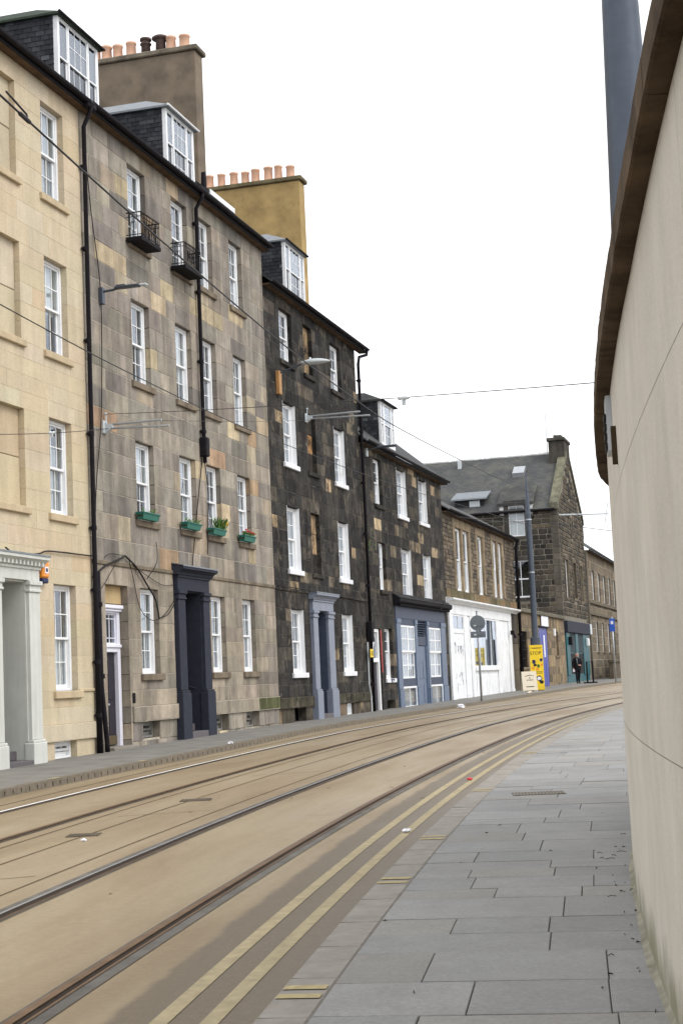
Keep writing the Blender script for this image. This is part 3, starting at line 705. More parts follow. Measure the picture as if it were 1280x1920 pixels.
front(h2,2.68,14.86,1.42,4.50,[w for w in W2 if w[2]<4.5]+[DA,P2],GREYG,worn_stone,mortar_grey,ch=.36,lmin=.7,lmax=1.6,joint=.005,lim=80,shell=False)
MOSSY=[(3,(.10,.105,.05)),(2,(.14,.135,.075)),(1,(.085,.09,.04))]
front(h2,13.0,14.82,1.08,1.42,[],MOSSY,worn_stone,mortar_grey,ch=.4,lmin=.8,lmax=1.2,joint=.005,y=-.05,shell=False,chamf=.015,depth=.32)
front(h2,4.60,13.0,1.08,1.42,[P2],GREYG,worn_stone,mortar_grey,ch=.4,lmin=.9,lmax=1.8,joint=.005,y=-.05,shell=False,chamf=.015,depth=.32)
front(h2,2.68,4.60,zb,1.42,[DA],GREY,worn_stone,mortar_grey,ch=.4,lmin=.4,lmax=.9,shell=False)
BW2=[(5.18,6.18,.70,1.08),(9.70,10.74,.66,1.08),(12.10,13.14,.66,1.08)]
front(h2,4.60,14.86,zb,1.08,[P2]+BW2,GREY,worn_stone,mortar_grey,ch=.36,lmin=.4,lmax=1.0,jit=.012,shell=False,y=.02)
ins=['curtains','dark','dark','curtains', 'dark','blind','dark','curtains', 'blind','curtains','dark','curtains', 'nets','nets','nets']
for k,w in enumerate(W2):
    sash_window(h2,*w,sill=(.21,.17,.125),inside=ins[k])
for w in BW2: sash_window(h2,*w,r=.2,nx=2,nz=1,sill=None,inside='dark',mat=m_plain('old_frame_paint',(.22,.21,.19),.7,.2) if w is BW2[0] else bpy.data.materials['old_frame_paint'])
mb=MB(); mb.box(2.7,14.84,-.035,.02,4.47,4.56,.012,(.20,.165,.12)); put(mb,'string_course',worn_stone,h2)
eaves(h2,2.68,14.98,14.44,39)
dormer(h2,2.80,4.90,14.72,16.62,yf=.50,depth=3.0,roofmat=lead_green)
dormer(h2,8.72,10.66,14.72,16.58,yf=.38,depth=3.0,roofmat=lead,edge=white_paint)
pots=[(2.17,.48,.155,'plain'),(2.55,.48,.155,'plain'),(2.93,.62,.17,'cap'),(3.40,.56,.15,'cowl'),(3.86,.48,.155,'plain'),(4.30,.48,.155,'plain'),(4.68,.48,.155,'plain'),(5.07,.48,.155,'plain'),(5.5,.48,.155,'plain')]
chimney(h2,14.9,1.72,5.9,14.5,20.72,.62,harl,pots)
# roof window of the right-hand slope, frame raised on its hinges
mb=MB(); t=math.tan(rad(39)); 
def on_roof(s,u,k): return (s,u,14.44+(u+.26)*t+k)
q=MB(); q.add([on_roof(11.4,.25,.0),on_roof(13.3,.25,.0),on_roof(13.3,1.4,.0),on_roof(11.4,1.4,.0),on_roof(11.4,.25,.30),on_roof(13.3,.25,.30),on_roof(13.3,1.4,.24),on_roof(11.4,1.4,.24)],[(0,1,5,4),(1,2,6,5),(2,3,7,6),(3,0,4,7),(4,5,6,7),(3,2,1,0)]); rw=put(q,'roof_window',roof_slate,h2); q=MB(); q.box(11.38,13.32,.215,.248,14.44+.51*t+.16,14.44+.51*t+.30); put(q,'frame_edge',white_paint,rw)
# white-framed door with fanlight set in a tan-blocked opening
blind_window(h2,3.34,4.52,3.66,4.07,[(1,(.46,.34,.19))],sandstone,1,.16)
d=MB(); yA=.20
d.box(3.36,3.50,yA,yA+.16,.58,3.62,.01); d.box(4.36,4.50,yA,yA+.16,.58,3.62,.01); d.box(3.50,4.36,yA,yA+.16,2.62,2.80,.012); d.box(3.50,4.36,yA,yA+.16,3.46,3.62,.01)
d.box(3.345,4.515,yA-.10,yA+.1,3.555,3.645,.02); d.box(3.36,4.50,yA-.06,yA+.1,3.50,3.555,.015); d.box(3.37,4.49,yA-.04,yA+.1,2.72,2.79,.012)
wd=put(d,'front_door',lilac,h2)
mb,cells=sash_mesh(3.50,4.36,2.80,3.46,yA+.05,yA+.09,3,1,st=.03,top=.03,bot=.03,bar=.022)
for z in (2.92,3.34): mb.box(3.53,4.33,yA+.058,yA+.082,z,z+.018)
put(mb,'fanlight',lilac,wd)
for c in cells: add_pane(wd,*c)
d=MB(); d.box(3.51,4.35,yA+.09,yA+.13,.62,2.61,.004)
for a,b,c,e in ((3.60,3.88,.85,1.45),(3.98,4.26,.85,1.45),(3.60,3.88,1.6,2.45),(3.98,4.26,1.6,2.45)): d.box(a,b,yA+.075,yA+.09,c,e,.012)
put(d,'door_leaf',dark_door,wd)
d=MB(); d.box(3.52,4.34,yA+.07,yA+.09,.63,.83,.004); put(d,'kick_plate',m_plain('tarnished_brass',(.16,.12,.07),.4,.2,metal=.6),wd)
d=MB(); d.lathe([(.0,0),(.03,0),(.035,.02),(.02,.04)],3.66,yA+.06,1.55,8); d.box(3.86,4.0,yA+.065,yA+.075,1.48,1.52); put(d,'door_furniture',galv,wd)
d=MB(); d.box(3.30,4.56,-.14,.45,.42,.60,.015,(.22,.2,.17)); put(d,'step',paving,wd)
d=MB(); d.box(4.60,4.72,-.03,.0,1.50,1.72,.008); put(d,'intercom',black_iron,h2)
portal(h2,7.25,7.70,8.90,9.34,.56,1.72,4.10,4.46,4.72,slate_paint,depth=1.9,proj=.10,steps=2,corn=.2,inner=slate_paint,doormat=slate_paint)
mb=MB(); mb.tube([(8.82,.15,1.75),(8.82,1.2,2.1)],.02,6); put(mb,'handrail',slate_paint,h2)
# two iron window balconies
def balcony(h,s0,s1,z):
    b=MB(); b.box(s0,s1,-.42,-.02,z-.07,z+.03,.012)
    b=put(b,'balcony',black_iron,h)
    path=[(s0+.03,-.03),(s0+.03,-.39),(s1-.03,-.39),(s1-.03,-.03)]
    for zz,r in ((z+.60,.016),(z+.08,.011),(z+.50,.009)):
        m=MB(); m.tube([(x,y,zz) for x,y in path],r,6); put(m,'rail',black_iron,b)
    def bar(x,y):
        m=MB(); m.tube([(x,y,z+.02),(x,y,z+.60)],.0085,5); put(m,'bar',black_iron,b)
    n=12
    for i in range(n+1): bar(s0+.03+(s1-s0-.06)*i/n,-.39)
    for x in (s0+.03,s1-.03):
        for y in (-.12,-.21,-.30): bar(x,y)
    for x in (s0+.03+(s1-s0-.06)*.25,s0+.03+(s1-s0-.06)*.5,s0+.03+(s1-s0-.06)*.75):     # scrollwork
        m=MB()
        for sg in (-1,1):
            m.tube([(x+sg*(.035+.03*math.cos(t)),-.39,z+.22+.10*math.sin(t)) for t in [PI*.9*i/7-.6 for i in range(9)]],.007,4)
            m.tube([(x+sg*(.03+.025*math.cos(t)),-.39,z+.40-.07*math.sin(t)) for t in [PI*.9*i/7-.6 for i in range(9)]],.007,4)
        put(m,'scroll',black_iron,b)
    for x in (s0+.03,s1-.03):
        m=MB()
        for sg in (-1,1): m.tube([(x,-.21+sg*(.035+.03*math.cos(t)),z+.28+.12*math.sin(t)) for t in [PI*.9*i/7-.6 for i in range(9)]],.007,4)
        put(m,'scroll',black_iron,b)
balcony(h2,4.98,6.12,12.05); balcony(h2,7.68,8.84,12.05)
downpipe(h2,[(9.36,-.30,14.40),(9.36,-.28,14.25),(9.38,-.10,14.0),(9.38,-.09,7.75),(9.40,-.09,7.4)],.05,collars=[(9.38,-.09,z) for z in (13.6,11.8,10.0,8.2)])
mb=MB(); mb.box(9.26,9.50,-.20,.0,7.55,8.05,.03); put(mb,'pipe_hopper',pipe_black,h2)
mb=MB(); mb.tube([(9.0,-.31,14.46),(9.42,-.31,14.46),(9.46,-.31,14.62),(9.46,-.31,14.95)],[.06,.075,.075,.06],8); mb.box(9.05,9.6,-.38,-.22,14.40,14.52,.02); put(mb,'gutter_outlet',pipe_black,h2)
downpipe(h1,[(2.62,-.32,14.36),(2.62,-.30,14.2),(2.66,-.12,13.9),(2.66,-.09,4.2),(2.66,-.09,.52)],[.048,.048,.048,.05,.065],collars=[(2.66,-.09,z) for z in (13.0,11.2,9.2,7.2,5.2,3.9,2.4,1.3)])
downpipe(h2,[(2.84,-.07,4.3),(2.84,-.08,1.9),(3.0,-.1,.7),(3.0,-.1,.52)],.052,collars=[(2.84,-.08,3.6),(2.86,-.08,2.1)],name='waste_pipe')
mb=MB(); mb.box(2.45,2.85,-.36,-.18,14.25,14.42,.03); mb.tube([(2.5,-.31,14.36),(2.66,-.31,14.36)],.08,8); put(mb,'gutter_outlet',pipe_black,h1)
# window boxes
def window_box(s0,s1,z,lab,flower):
    t=on_front('window_box',(s0+s1)/2,.02,z,lab,'window box','green window boxes on the grey tenement'); y=-.02
    b=MB(); V=[(s0+.05,-.20,z),(s1-.05,-.20,z),(s1-.05,-.06,z),(s0+.05,-.06,z),(s0,-.23,z+.15),(s1,-.23,z+.15),(s1,-.04,z+.15),(s0,-.04,z+.15)]
    b.add(V,[(3,2,1,0),(0,1,5,4),(1,2,6,5),(2,3,7,6),(3,0,4,7)]); b.box(s0-.01,s1+.01,-.245,-.225,z+.13,z+.158,.005); b.box(s0-.01,s1+.01,-.05,-.03,z+.13,z+.158); b.box(s0-.01,s0+.01,-.23,-.05,z+.13,z+.158); b.box(s1-.01,s1+.01,-.23,-.05,z+.13,z+.158)
    put(b,'trough',green_plastic,t)
    b=MB(); b.box(s0+.02,s1-.02,-.20,-.06,z+.06,z+.12); put(b,'soil',twig_m,t)
    n={'none':12,'yellow':110,'red':60,'leaf':40}[flower]; l=MB(); f=MB()
    for i in range(n):
        x=R.uniform(s0+.05,s1-.05) if flower!='yellow' else s0+.2+(s1-s0-.2)*R.random()**.7; hh=R.uniform(.05,.12 if flower!='yellow' else .33); y0=R.uniform(-.22,-.08)
        dx,dy=R.uniform(-.09,.09),R.uniform(-.1,.05); w=R.uniform(.012,.022)
        l.add([(x-w,y0,z+.16),(x+w,y0,z+.16),(x+dx*.6+w,y0+dy*.6,z+.16+hh*.8),(x+dx*1.4,y0+dy*1.4,z+.16+hh)],[(0,1,2,3)])
    if flower in ('yellow','red'):
        for i in range(16 if flower=='red' else 9):
            x=R.uniform(s0+.1,s1-.1) if flower=='red' else s1-.02+R.uniform(-.1,.08); f.lathe([(.004,-.02),(.03,-.012),(.036,.008),(.012,.016)],x,R.uniform(-.27,-.12),z+(.22 if flower=='red' else .26)+R.uniform(0,.09),6)
        put(f,'flowers',red_m if flower=='red' else yellow_flower,t)
    tag(put(l,'foliage',leaf_m,t),kind='stuff')
window_box(5.02,5.98,5.60,'green window box with bare soil, nearest the black corner pipes','none')
window_box(7.70,8.64,5.60,'green window box under the window left of the drainpipe','leaf')
window_box(9.50,10.42,5.60,'green window box spilling yellow daffodils and leaves','yellow')
window_box(11.82,12.74,5.60,'green window box with red flowers under the end window','red')

# ================================================================== 3: soot-black tenement
SOOT=[(8,(.046,.043,.040)),(6,(.058,.053,.048)),(4,(.036,.034,.033)),(2.4,(.095,.083,.067)),(.7,(.20,.165,.12)),(.5,(.42,.31,.19))]
h3=house('sooty_tenement',19.9,'soot-blackened four-storey tenement with white window frames and a blue-grey doorway')
zb=.42
D1,D2=(16.3,17.5),(21.72,22.94)
W3=[(*c,11.38,12.97) for c in (D1,D2)]+[(*c,8.28,10.13) for c in (D1,D2)]+[(*c,5.10,6.99) for c in (D1,D2)]+[(*c,2.06,3.93) for c in (D1,D2)]
BL3=[(18.72,19.64,11.38,12.97),(18.72,19.64,8.28,10.13),(18.72,19.64,5.10,6.99)]
P3=(18.15,20.50,zb,4.42)
front(h3,14.88,24.86,1.36,13.36,W3+BL3+[P3],SOOT,sooty_stone,mortar_dark,ch=.40,lmin=.5,lmax=1.15,joint=.009,lim=270)
front(h3,14.88,24.86,1.05,1.36,[P3],[(4,(.075,.068,.045)),(2,(.095,.085,.05)),(2,(.06,.055,.045))],sooty_stone,mortar_dark,ch=.4,lmin=.9,lmax=1.9,y=-.05,shell=False,chamf=.015,depth=.32)
BW3=[(21.92,22.76,.64,1.05),(16.30,17.46,.60,1.05)]
front(h3,14.88,24.86,zb,1.05,[P3]+BW3,[(3,(.13,.11,.085)),(3,(.08,.07,.05)),(1,(.24,.18,.12))],sooty_stone,mortar_dark,ch=.4,lmin=.5,lmax=1.1,jit=.012,shell=False,y=.02)
ins=['dark','dark','curtains','dark','nets','curtains','dark','nets']
for k,w in enumerate(W3):
    wp=k in (2,3,4,5,6,7); ws=k>=2
    sash_window(h3,*w,sill=(.74,.75,.78) if ws else (.05,.045,.04),sillmat=attr_paint if ws else sooty_stone,inside=ins[k],paint_reveal=white_paint if wp else None)
for k,(a,b,c,d) in enumerate(BL3):
    blind_window(h3,a,b,c,d,[(2,(.05,.042,.036)),(1,(.36,.20,.09))] if k==1 else [(2,(.045,.04,.036)),(1,(.40,.28,.16))],sooty_stone,3 if k else 2,.13,(.05,.045,.04))
mb=MB(); mb.box(21.94,22.74,.10,.16,.66,1.03,.008); w=put(mb,'basement_window',white_paint,h3); mb=MB(); mb.box(22.02,22.66,.092,.10,.72,.97); put(mb,'panel',light_grey,w)
mb=MB(); mb.box(16.32,17.44,.35,.40,.5,1.05); put(mb,'cellar_opening',dark_void,h3)
mb=MB(); mb.box(14.9,24.84,-.03,.02,4.44,4.52,.012,(.05,.045,.04)); put(mb,'string_course',sooty_stone,h3)
eaves(h3,14.84,25.6,13.44,39,mat=roof_slate)
portal(h3,18.20,18.68,19.80,20.42,.62,1.55,3.95,4.28,4.44,blue_grey,depth=1.7,proj=.10,steps=1,corn=.18,inner=shop_blue_dark,doormat=shop_blue)
dormer(h3,18.40,20.45,13.86,15.62,yf=.38,depth=2.6,lights=((.0,.2,1),(.24,.78,3),(.82,1.0,1)),roofmat=lead)
pots=[(2.0,.52,.15,'plain')]+[(2.0+.44*i,.52,.15,'plain') for i in range(1,9)]
chimney(h3,24.75,1.62,5.9,13.2,19.72,.6,harl_ochre,pots,(.17,.14,.08))
downpipe(h3,[(25.45,-.31,13.42),(25.4,-.30,13.2),(24.95,-.14,13.05),(24.93,-.10,12.8),(24.93,-.10,.62)],.055,collars=[(24.93,-.10,z) for z in (12.2,10.4,8.6,6.8,5.0,3.2,1.6)])
mb=MB(); mb.box(24.65,24.95,-.22,-.03,3.05,3.75,.02); put(mb,'meter_box',black_iron,h3)
mb=MB(); mb.tube([(24.60,-.05,3.05),(24.58,-.05,1.6),(24.75,-.06,1.2),(24.73,-.06,.62)],.025,6); put(mb,'conduit',light_grey,h3)

# ================================================================== 4: lower black tenement with the blue shop
h4=house('blackened_shop_tenement',31.5,'lower blackened three-storey building with a blue shopfront and white-framed side door')
zb=.48
TA=[(26.78,27.92,8.05,9.74),(30.20,31.66,7.95,9.80),(33.85,35.30,8.0,9.82)]
TB=[(26.98,27.94,4.95,6.68),(30.42,31.95,4.80,6.70),(34.06,35.42,4.80,6.70)]
DR=(25.20,26.62,zb,3.56); WG=(27.22,28.36,1.77,3.58); SH=(28.86,37.55,zb,4.60)
SOOT4=[(8,(.050,.046,.043)),(6,(.064,.058,.051)),(3,(.038,.036,.035)),(3,(.105,.09,.071)),(1.0,(.24,.192,.135)),(.8,(.44,.34,.22))]
front(h4,24.88,38.18,zb,10.02,TA+TB+[DR,WG,SH,(27.2,28.4,.60,1.0)],SOOT4,sooty_stone,mortar_dark,ch=.42,lmin=.5,lmax=1.2,joint=.010,lim=300)
for k,w in enumerate(TA+TB):
    wp=k in (1,2,4,5); sash_window(h4,*w,sill=(.72,.73,.76) if wp else (.05,.045,.04),sillmat=attr_paint if wp else sooty_stone,inside='nets' if k%2 else 'dark',paint_reveal=white_paint if wp else None,nx=3 if wp else 2)
sash_window(h4,*WG,sill=(.76,.77,.8),sillmat=attr_paint,nx=2,mid=.55,inside='curtains')
mb=MB(); mb.box(27.2,28.4,.3,.35,.55,1.0); put(mb,'cellar_opening',dark_void,h4)
eaves(h4,24.9,38.6,10.12,40)
dormer(h4,29.70,31.80,10.60,12.35,yf=.36,depth=2.4,lights=((.0,.17,1),(.24,.76,3),(.83,1.0,1)),roofmat=roof_slate)
mb=MB(); mb.box(33.2,33.6,1.9,2.3,11.6,13.0,.02,(.08,.07,.06)); c4=put(mb,'vent_stack',sooty_stone,h4)
# white door frame with crossed fanlight, dark leaf
d=MB(); d.box(25.22,25.36,.06,.2,.58,3.54,.01); d.box(26.44,26.60,.06,.2,.58,3.54,.01); d.box(25.36,26.44,.06,.2,3.42,3.54,.01); d.box(25.36,26.44,.06,.2,2.36,2.50,.01)
d.tube([(25.40,.13,3.42),(25.75,.13,2.5)],.025,5); d.tube([(26.30,.13,3.42),(25.75,.13,2.5)],.025,5); d.tube([(25.85,.13,3.42),(25.75,.13,2.5)],.02,5)
wd=put(d,'front_door',white_paint,h4); add_pane(wd,25.36,26.44,2.5,3.42,.15)
d=MB(); d.box(25.38,26.42,.15,.2,.62,2.35,.004); put(d,'door_leaf',dark_door,wd)
d=MB(); d.box(26.63,26.74,-.012,.01,2.0,3.5); put(d,'painted_stripe',red_paint,h4)
# blue shopfront
f=MB(); f.box(28.9,37.5,-.03,.05,3.98,4.46,.01); shopf=put(f,'shopfront',shop_blue_dark,h4)
for a,b in ((28.92,29.55),(31.84,32.24),(33.94,34.26),(36.55,37.46)):
    m=MB(); m.box(a,b,-.05,.05,1.35,3.95,.012); m.box(a-.02,b+.02,-.08,.05,.5,1.34,.012); m.box(a-.015,b+.015,-.075,.05,3.80,3.975,.012); put(m,'pilaster',shop_blue,shopf)
def shop_window(par,a,b,c,d_,nx,nz,mat,y=.03):
    mb,cells=sash_mesh(a,b,c,d_,y,y+.05,nx,nz,st=.07,top=.07,bot=.07,bar=.035); o=put(mb,'shop_window',mat,par)
    for q in cells:
        add_pane(par,*q)
    return o
for a,b in ((29.57,31.82),(34.28,36.53)):
    zm=2.72; m_=(a+b)/2
    shop_window(shopf,a,m_+.02,zm,3.74,3,2,white_paint,-.02); shop_window(shopf,m_+.021,b,zm,3.74,3,2,white_paint,-.02); shop_window(shopf,a,m_+.02,1.74,zm+.02,3,2,white_paint,.031); shop_window(shopf,m_+.021,b,1.74,zm+.02,3,2,white_paint,.031)
    m=MB(); m.box(a,b,-.015,.05,1.44,1.74,.006); put(m,'stall_riser',shop_blue_dark,shopf); m=MB(); m.box(a,b,-.015,.05,3.741,3.98,.004); put(m,'header',shop_blue_dark,shopf)
    shop_window(shopf,a,b,.64,1.44,2,1,white_paint,-.02); curtain(shopf,a,b,.6,3.7,.16,curtain_m,.03,.2)
    m=MB(); m.box(a,b,.0,.05,.45,.64); put(m,'base_board',shop_blue_dark,shopf)
m=MB(); m.box(32.36,33.90,.02,.05,3.95,3.978); m.box(32.36,33.90,.25,.28,3.38,3.95); m.box(32.36,33.90,.0,.05,3.0,3.36,.008)
put(m,'door_head',shop_blue_dark,shopf)
for i in range(6):
    m=MB(); z=3.40+i*.09; m.extrude([(-.02,z),(-.01,z),(.08,z+.07),(.07,z+.07)],32.26,33.92,'x'); put(m,'louvre',shop_blue_dark,shopf)
m=MB(); m.box(32.26,32.42,-.02,.1,.55,3.0,.006); m.box(33.78,33.92,-.02,.1,.55,3.0,.006); m.box(32.42,33.78,.03,.08,.6,2.98,.004)
for a in (32.6,33.2):
    for z in (.8,1.7): m.box(a,a+.42,.015,.03,z,z+.7,.008)
put(m,'shop_door',shop_blue,shopf)
m=MB(); m.extrude([(.05,4.46),(-.10,4.46),(-.12,4.50),(-.26,4.56),(-.29,4.60),(-.29,4.70),(.05,4.94)],28.66,37.95,'x'); cor=put(m,'shop_cornice',black_iron,h4)
for i in range(48):
    x=28.95+i*.185; m=MB(); m.box(x,x+.09,-.225,-.10,4.44,4.515); put(m,'dentil',black_iron,cor)
mb=MB(); slates_on(mb,(28.66,-.30,4.71),(1,0,0),(0,.855,.52),(0,-.52,.855),9.28,.40,.3,.17,((.022,.022,.024),(.032,.032,.034))); tag(put(mb,'cornice_slates',slate,cor),kind='stuff')
mb=MB(); mb.tube([(35.2,-.36,4.45),(35.5,-.37,4.55),(35.9,-.37,4.78)],.02,5); put(mb,'bracket',black_iron,cor)

# ================================================================== 5: two-storey brown stone with the white shop
BROWN=[(5,(.15,.122,.09)),(4,(.12,.10,.078)),(3,(.19,.152,.11)),(2,(.095,.08,.066))]
TAN=[(3,(.27,.212,.142)),(2,(.31,.245,.165)),(1,(.22,.175,.12))]
h5=house('white_shop_building',47,'two-storey brown rubble building with tall paired windows over a plain white shopfront')
zb=.55
W5=[(40.72,42.10,5.52,8.34),(42.42,43.82,5.52,8.34),(45.92,47.30,5.54,8.36),(49.92,51.10,5.58,8.42),(51.40,52.62,5.58,8.42)]
mar=[(40.3,44.25,5.52,8.34),(45.5,47.72,5.54,8.36),(49.5,53.05,5.58,8.42)]
lint=[(40.2,44.35,8.34,8.74),(45.4,47.82,8.36,8.74),(49.4,53.15,8.42,8.74)]
front(h5,38.2,56.22,5.5,8.86,mar+lint,BROWN,rubble,mortar_light,ch=.19,lmin=.30,lmax=.8,joint=.008,jit=.015,chamf=.015,lim=260)
front(h5,38.2,56.22,5.10,5.5,[],[(3,(.13,.11,.06)),(2,(.20,.15,.085)),(2,(.25,.16,.08))],worn_stone,mortar_light,ch=.4,lmin=.8,lmax=1.6,shell=False,y=-.04)
for m_,l_ in zip(mar,lint):
    ws=[w for w in W5 if m_[0]<w[0]<m_[1]]; e=[m_[0]]+[k for w in ws for k in (w[0],w[1])]+[m_[1]]
    for a,b in zip(e[0::2],e[1::2]):
        for z0,z1 in zip(courses(m_[2],m_[3],(),.7)[:-1],courses(m_[2],m_[3],(),.7)[1:]):
            q=MB(); q.slab(a,b,-.02,.28,z0+.004,z1-.004,.012,pick(TAN)); put(q,'margin_stone',worn_stone,h5)
    q=MB(); q.slab(l_[0],l_[1],-.025,.28,l_[2],l_[3],.015,pick(TAN)); put(q,'lintel',worn_stone,h5)
for w in W5: sash_window(h5,*w,r=.10,nx=1,nz=1,sill=None,inside='dark')
for z0,z1 in ((.55,1.9),(1.9,3.3),(3.3,5.1)):
    q=MB(); q.slab(54.1,56.2,.0,.28,z0,z1-.01,.012,pick(BROWN)); put(q,'end_stone',worn_stone,h5)
eaves(h5,38.25,56.4,8.94,31,depth=2.2,mat=far_roof)
ws=MB(); ws.box(38.4,54.0,-.05,.05,4.42,4.86,.012); wsf=put(ws,'shopfront',white_shop,h5)
q=MB(); q.extrude([(.05,4.86),(-.12,4.86),(-.16,4.92),(-.30,4.98),(-.34,5.02),(-.34,5.08),(.05,5.14)],38.05,55.6,'x'); put(q,'shop_cornice',white_shop,wsf)
for a,b in ((38.42,39.1),(41.5,42.3),(42.9,43.6),(49.62,50.5),(53.1,53.98)):
    q=MB(); q.box(a,b,-.05,.05,.55,4.415,.012); q.box(a-.02,b+.02,-.07,.05,.5,.95,.012); put(q,'pilaster',white_shop,wsf)
q=MB(); q.box(39.12,41.48,.0,.06,.55,3.60,.006); q.box(39.12,41.48,-.03,.1,3.60,3.72,.01); q.box(39.25,41.35,-.012,.0,.75,3.45,.008); pd=put(q,'boarded_door',white_shop,wsf)
shop_window(wsf,39.14,41.46,3.72,4.41,2,1,white_shop,-.03)
q=MB(); q.box(42.31,42.89,.0,.06,.5,4.41); q.box(50.51,53.09,.0,.06,.5,4.41,.01); q.box(50.7,52.9,-.02,.0,.8,3.9,.015); put(q,'panel',white_shop,wsf)
shop_window(wsf,43.62,49.60,2.10,4.41,4,1,white_shop,-.03)
for a in (43.7,45.2,46.7,48.2): curtain(wsf,a,a+1.2,2.1,4.4,.10,curtain_m,.03,.22)
q=MB(); q.box(43.58,49.64,-.12,.05,1.93,2.09,.015); q.box(43.62,49.6,.0,.06,.5,1.93); q.box(44.0,49.2,-.025,.0,.75,1.72,.015); put(q,'stall_riser',white_shop,wsf)
for x in (43.9,53.2):
    q=MB(); q.box(x-.06,x+.06,-.32,-.12,3.72,3.95,.02); q.tube([(x,-.3,3.75),(x,-.36,3.55)],[.05,.08],8); put(q,'shop_lamp',black_iron,wsf)
def scribble(par,s0,s1,z0,z1,y,n,mat,r=.012):
    for k in range(n):
        m=MB(); x,z=R.uniform(s0,s1),R.uniform(z0,z1); pts=[]
        for i in range(R.randint(5,11)):
            pts.append((min(s1,max(s0,x)),y,min(z1,max(z0,z)))); x+=R.uniform(-.22,.26); z+=R.uniform(-.2,.2)
        m.tube(pts,r,4); put(m,'graffiti',mat,par)
graf=m_plain('faded_marker',(.22,.24,.32),.6,.3)
scribble(wsf,40.0,41.1,2.6,3.05,-.016,7,graf,.008); scribble(wsf,39.8,41.0,1.35,1.9,-.016,5,graf,.007); scribble(wsf,39.35,39.6,1.0,3.2,-.016,6,graf,.006)
scribble(h4,27.3,28.3,1.64,1.75,-.075,4,navy_m,.01)
downpipe(h5,[(56.3,-.30,8.9),(56.3,-.14,8.5),(56.3,-.10,.9)],.09,collars=[(56.3,-.10,z) for z in (7.4,5.6,3.8,2.0)])

# ================================================================== 6: low stone block with barred window and blue door
h6=house('low_stone_block',65,'single-storey stone block with a barred window and a royal blue door')
zb=.62
TANB=[(3,(.27,.205,.13)),(3,(.22,.17,.115)),(2,(.32,.24,.145)),(1,(.16,.13,.09))]
O6=[(57.0,59.3,2.03,4.0),(63.6,66.9,zb,4.33),(70.1,71.55,2.7,4.2)]
front(h6,56.3,74.36,zb,5.02,O6,TANB,worn_stone,mortar_grey,ch=.5,lmin=.7,lmax=1.8,joint=.009,jit=.01,back=6,lim=200)
q=MB(); q.box(56.3,74.4,-.16,.4,5.02,5.26,.04,(.16,.145,.11)); put(q,'coping',worn_stone,h6)
q=MB(); q.box(56.3,74.4,.4,6,5.0,5.1); put(q,'flat_roof',roof_slate,h6)
q=MB(); q.box(57.0,59.3,.22,.26,2.0,4.02); put(q,'window_void',dark_void,h6)
for i in range(7):
    q=MB(); q.tube([(57.15+i*.33,.08,2.03),(57.15+i*.33,.08,4.0)],.022,5); put(q,'bar',black_iron,h6)
for z in (2.5,3.0,3.5):
    q=MB(); q.tube([(57.0,.08,z),(59.3,.08,z)],.022,5); put(q,'bar',black_iron,h6)
q=MB(); q.box(56.9,59.4,-.08,.2,1.88,2.02,.02,(.22,.17,.115)); put(q,'sill',worn_stone,h6)
q=MB(); q.box(63.62,66.88,.035,.08,.6,4.32); 
for i in range(3): q.box(63.8+i*1.03,64.7+i*1.03,.01,.035,.9,4.0,.01)
bd=put(q,'blue_door',royal_blue,h6); q=MB(); q.box(65.3,65.75,-.003,.01,2.6,3.9,.002); put(q,'notice',white_m,bd)
q=MB(); q.box(63.4,67.3,-.10,.05,4.33,4.42); put(q,'door_lintel',black_iron,h6)
blind_window(h6,70.1,71.55,2.7,4.2,TANB,worn_stone,2,.14,(.22,.17,.12))
q=MB(); q.box(69.4,69.75,-.12,.0,3.9,4.35,.02); put(q,'wall_light',white_paint,h6)

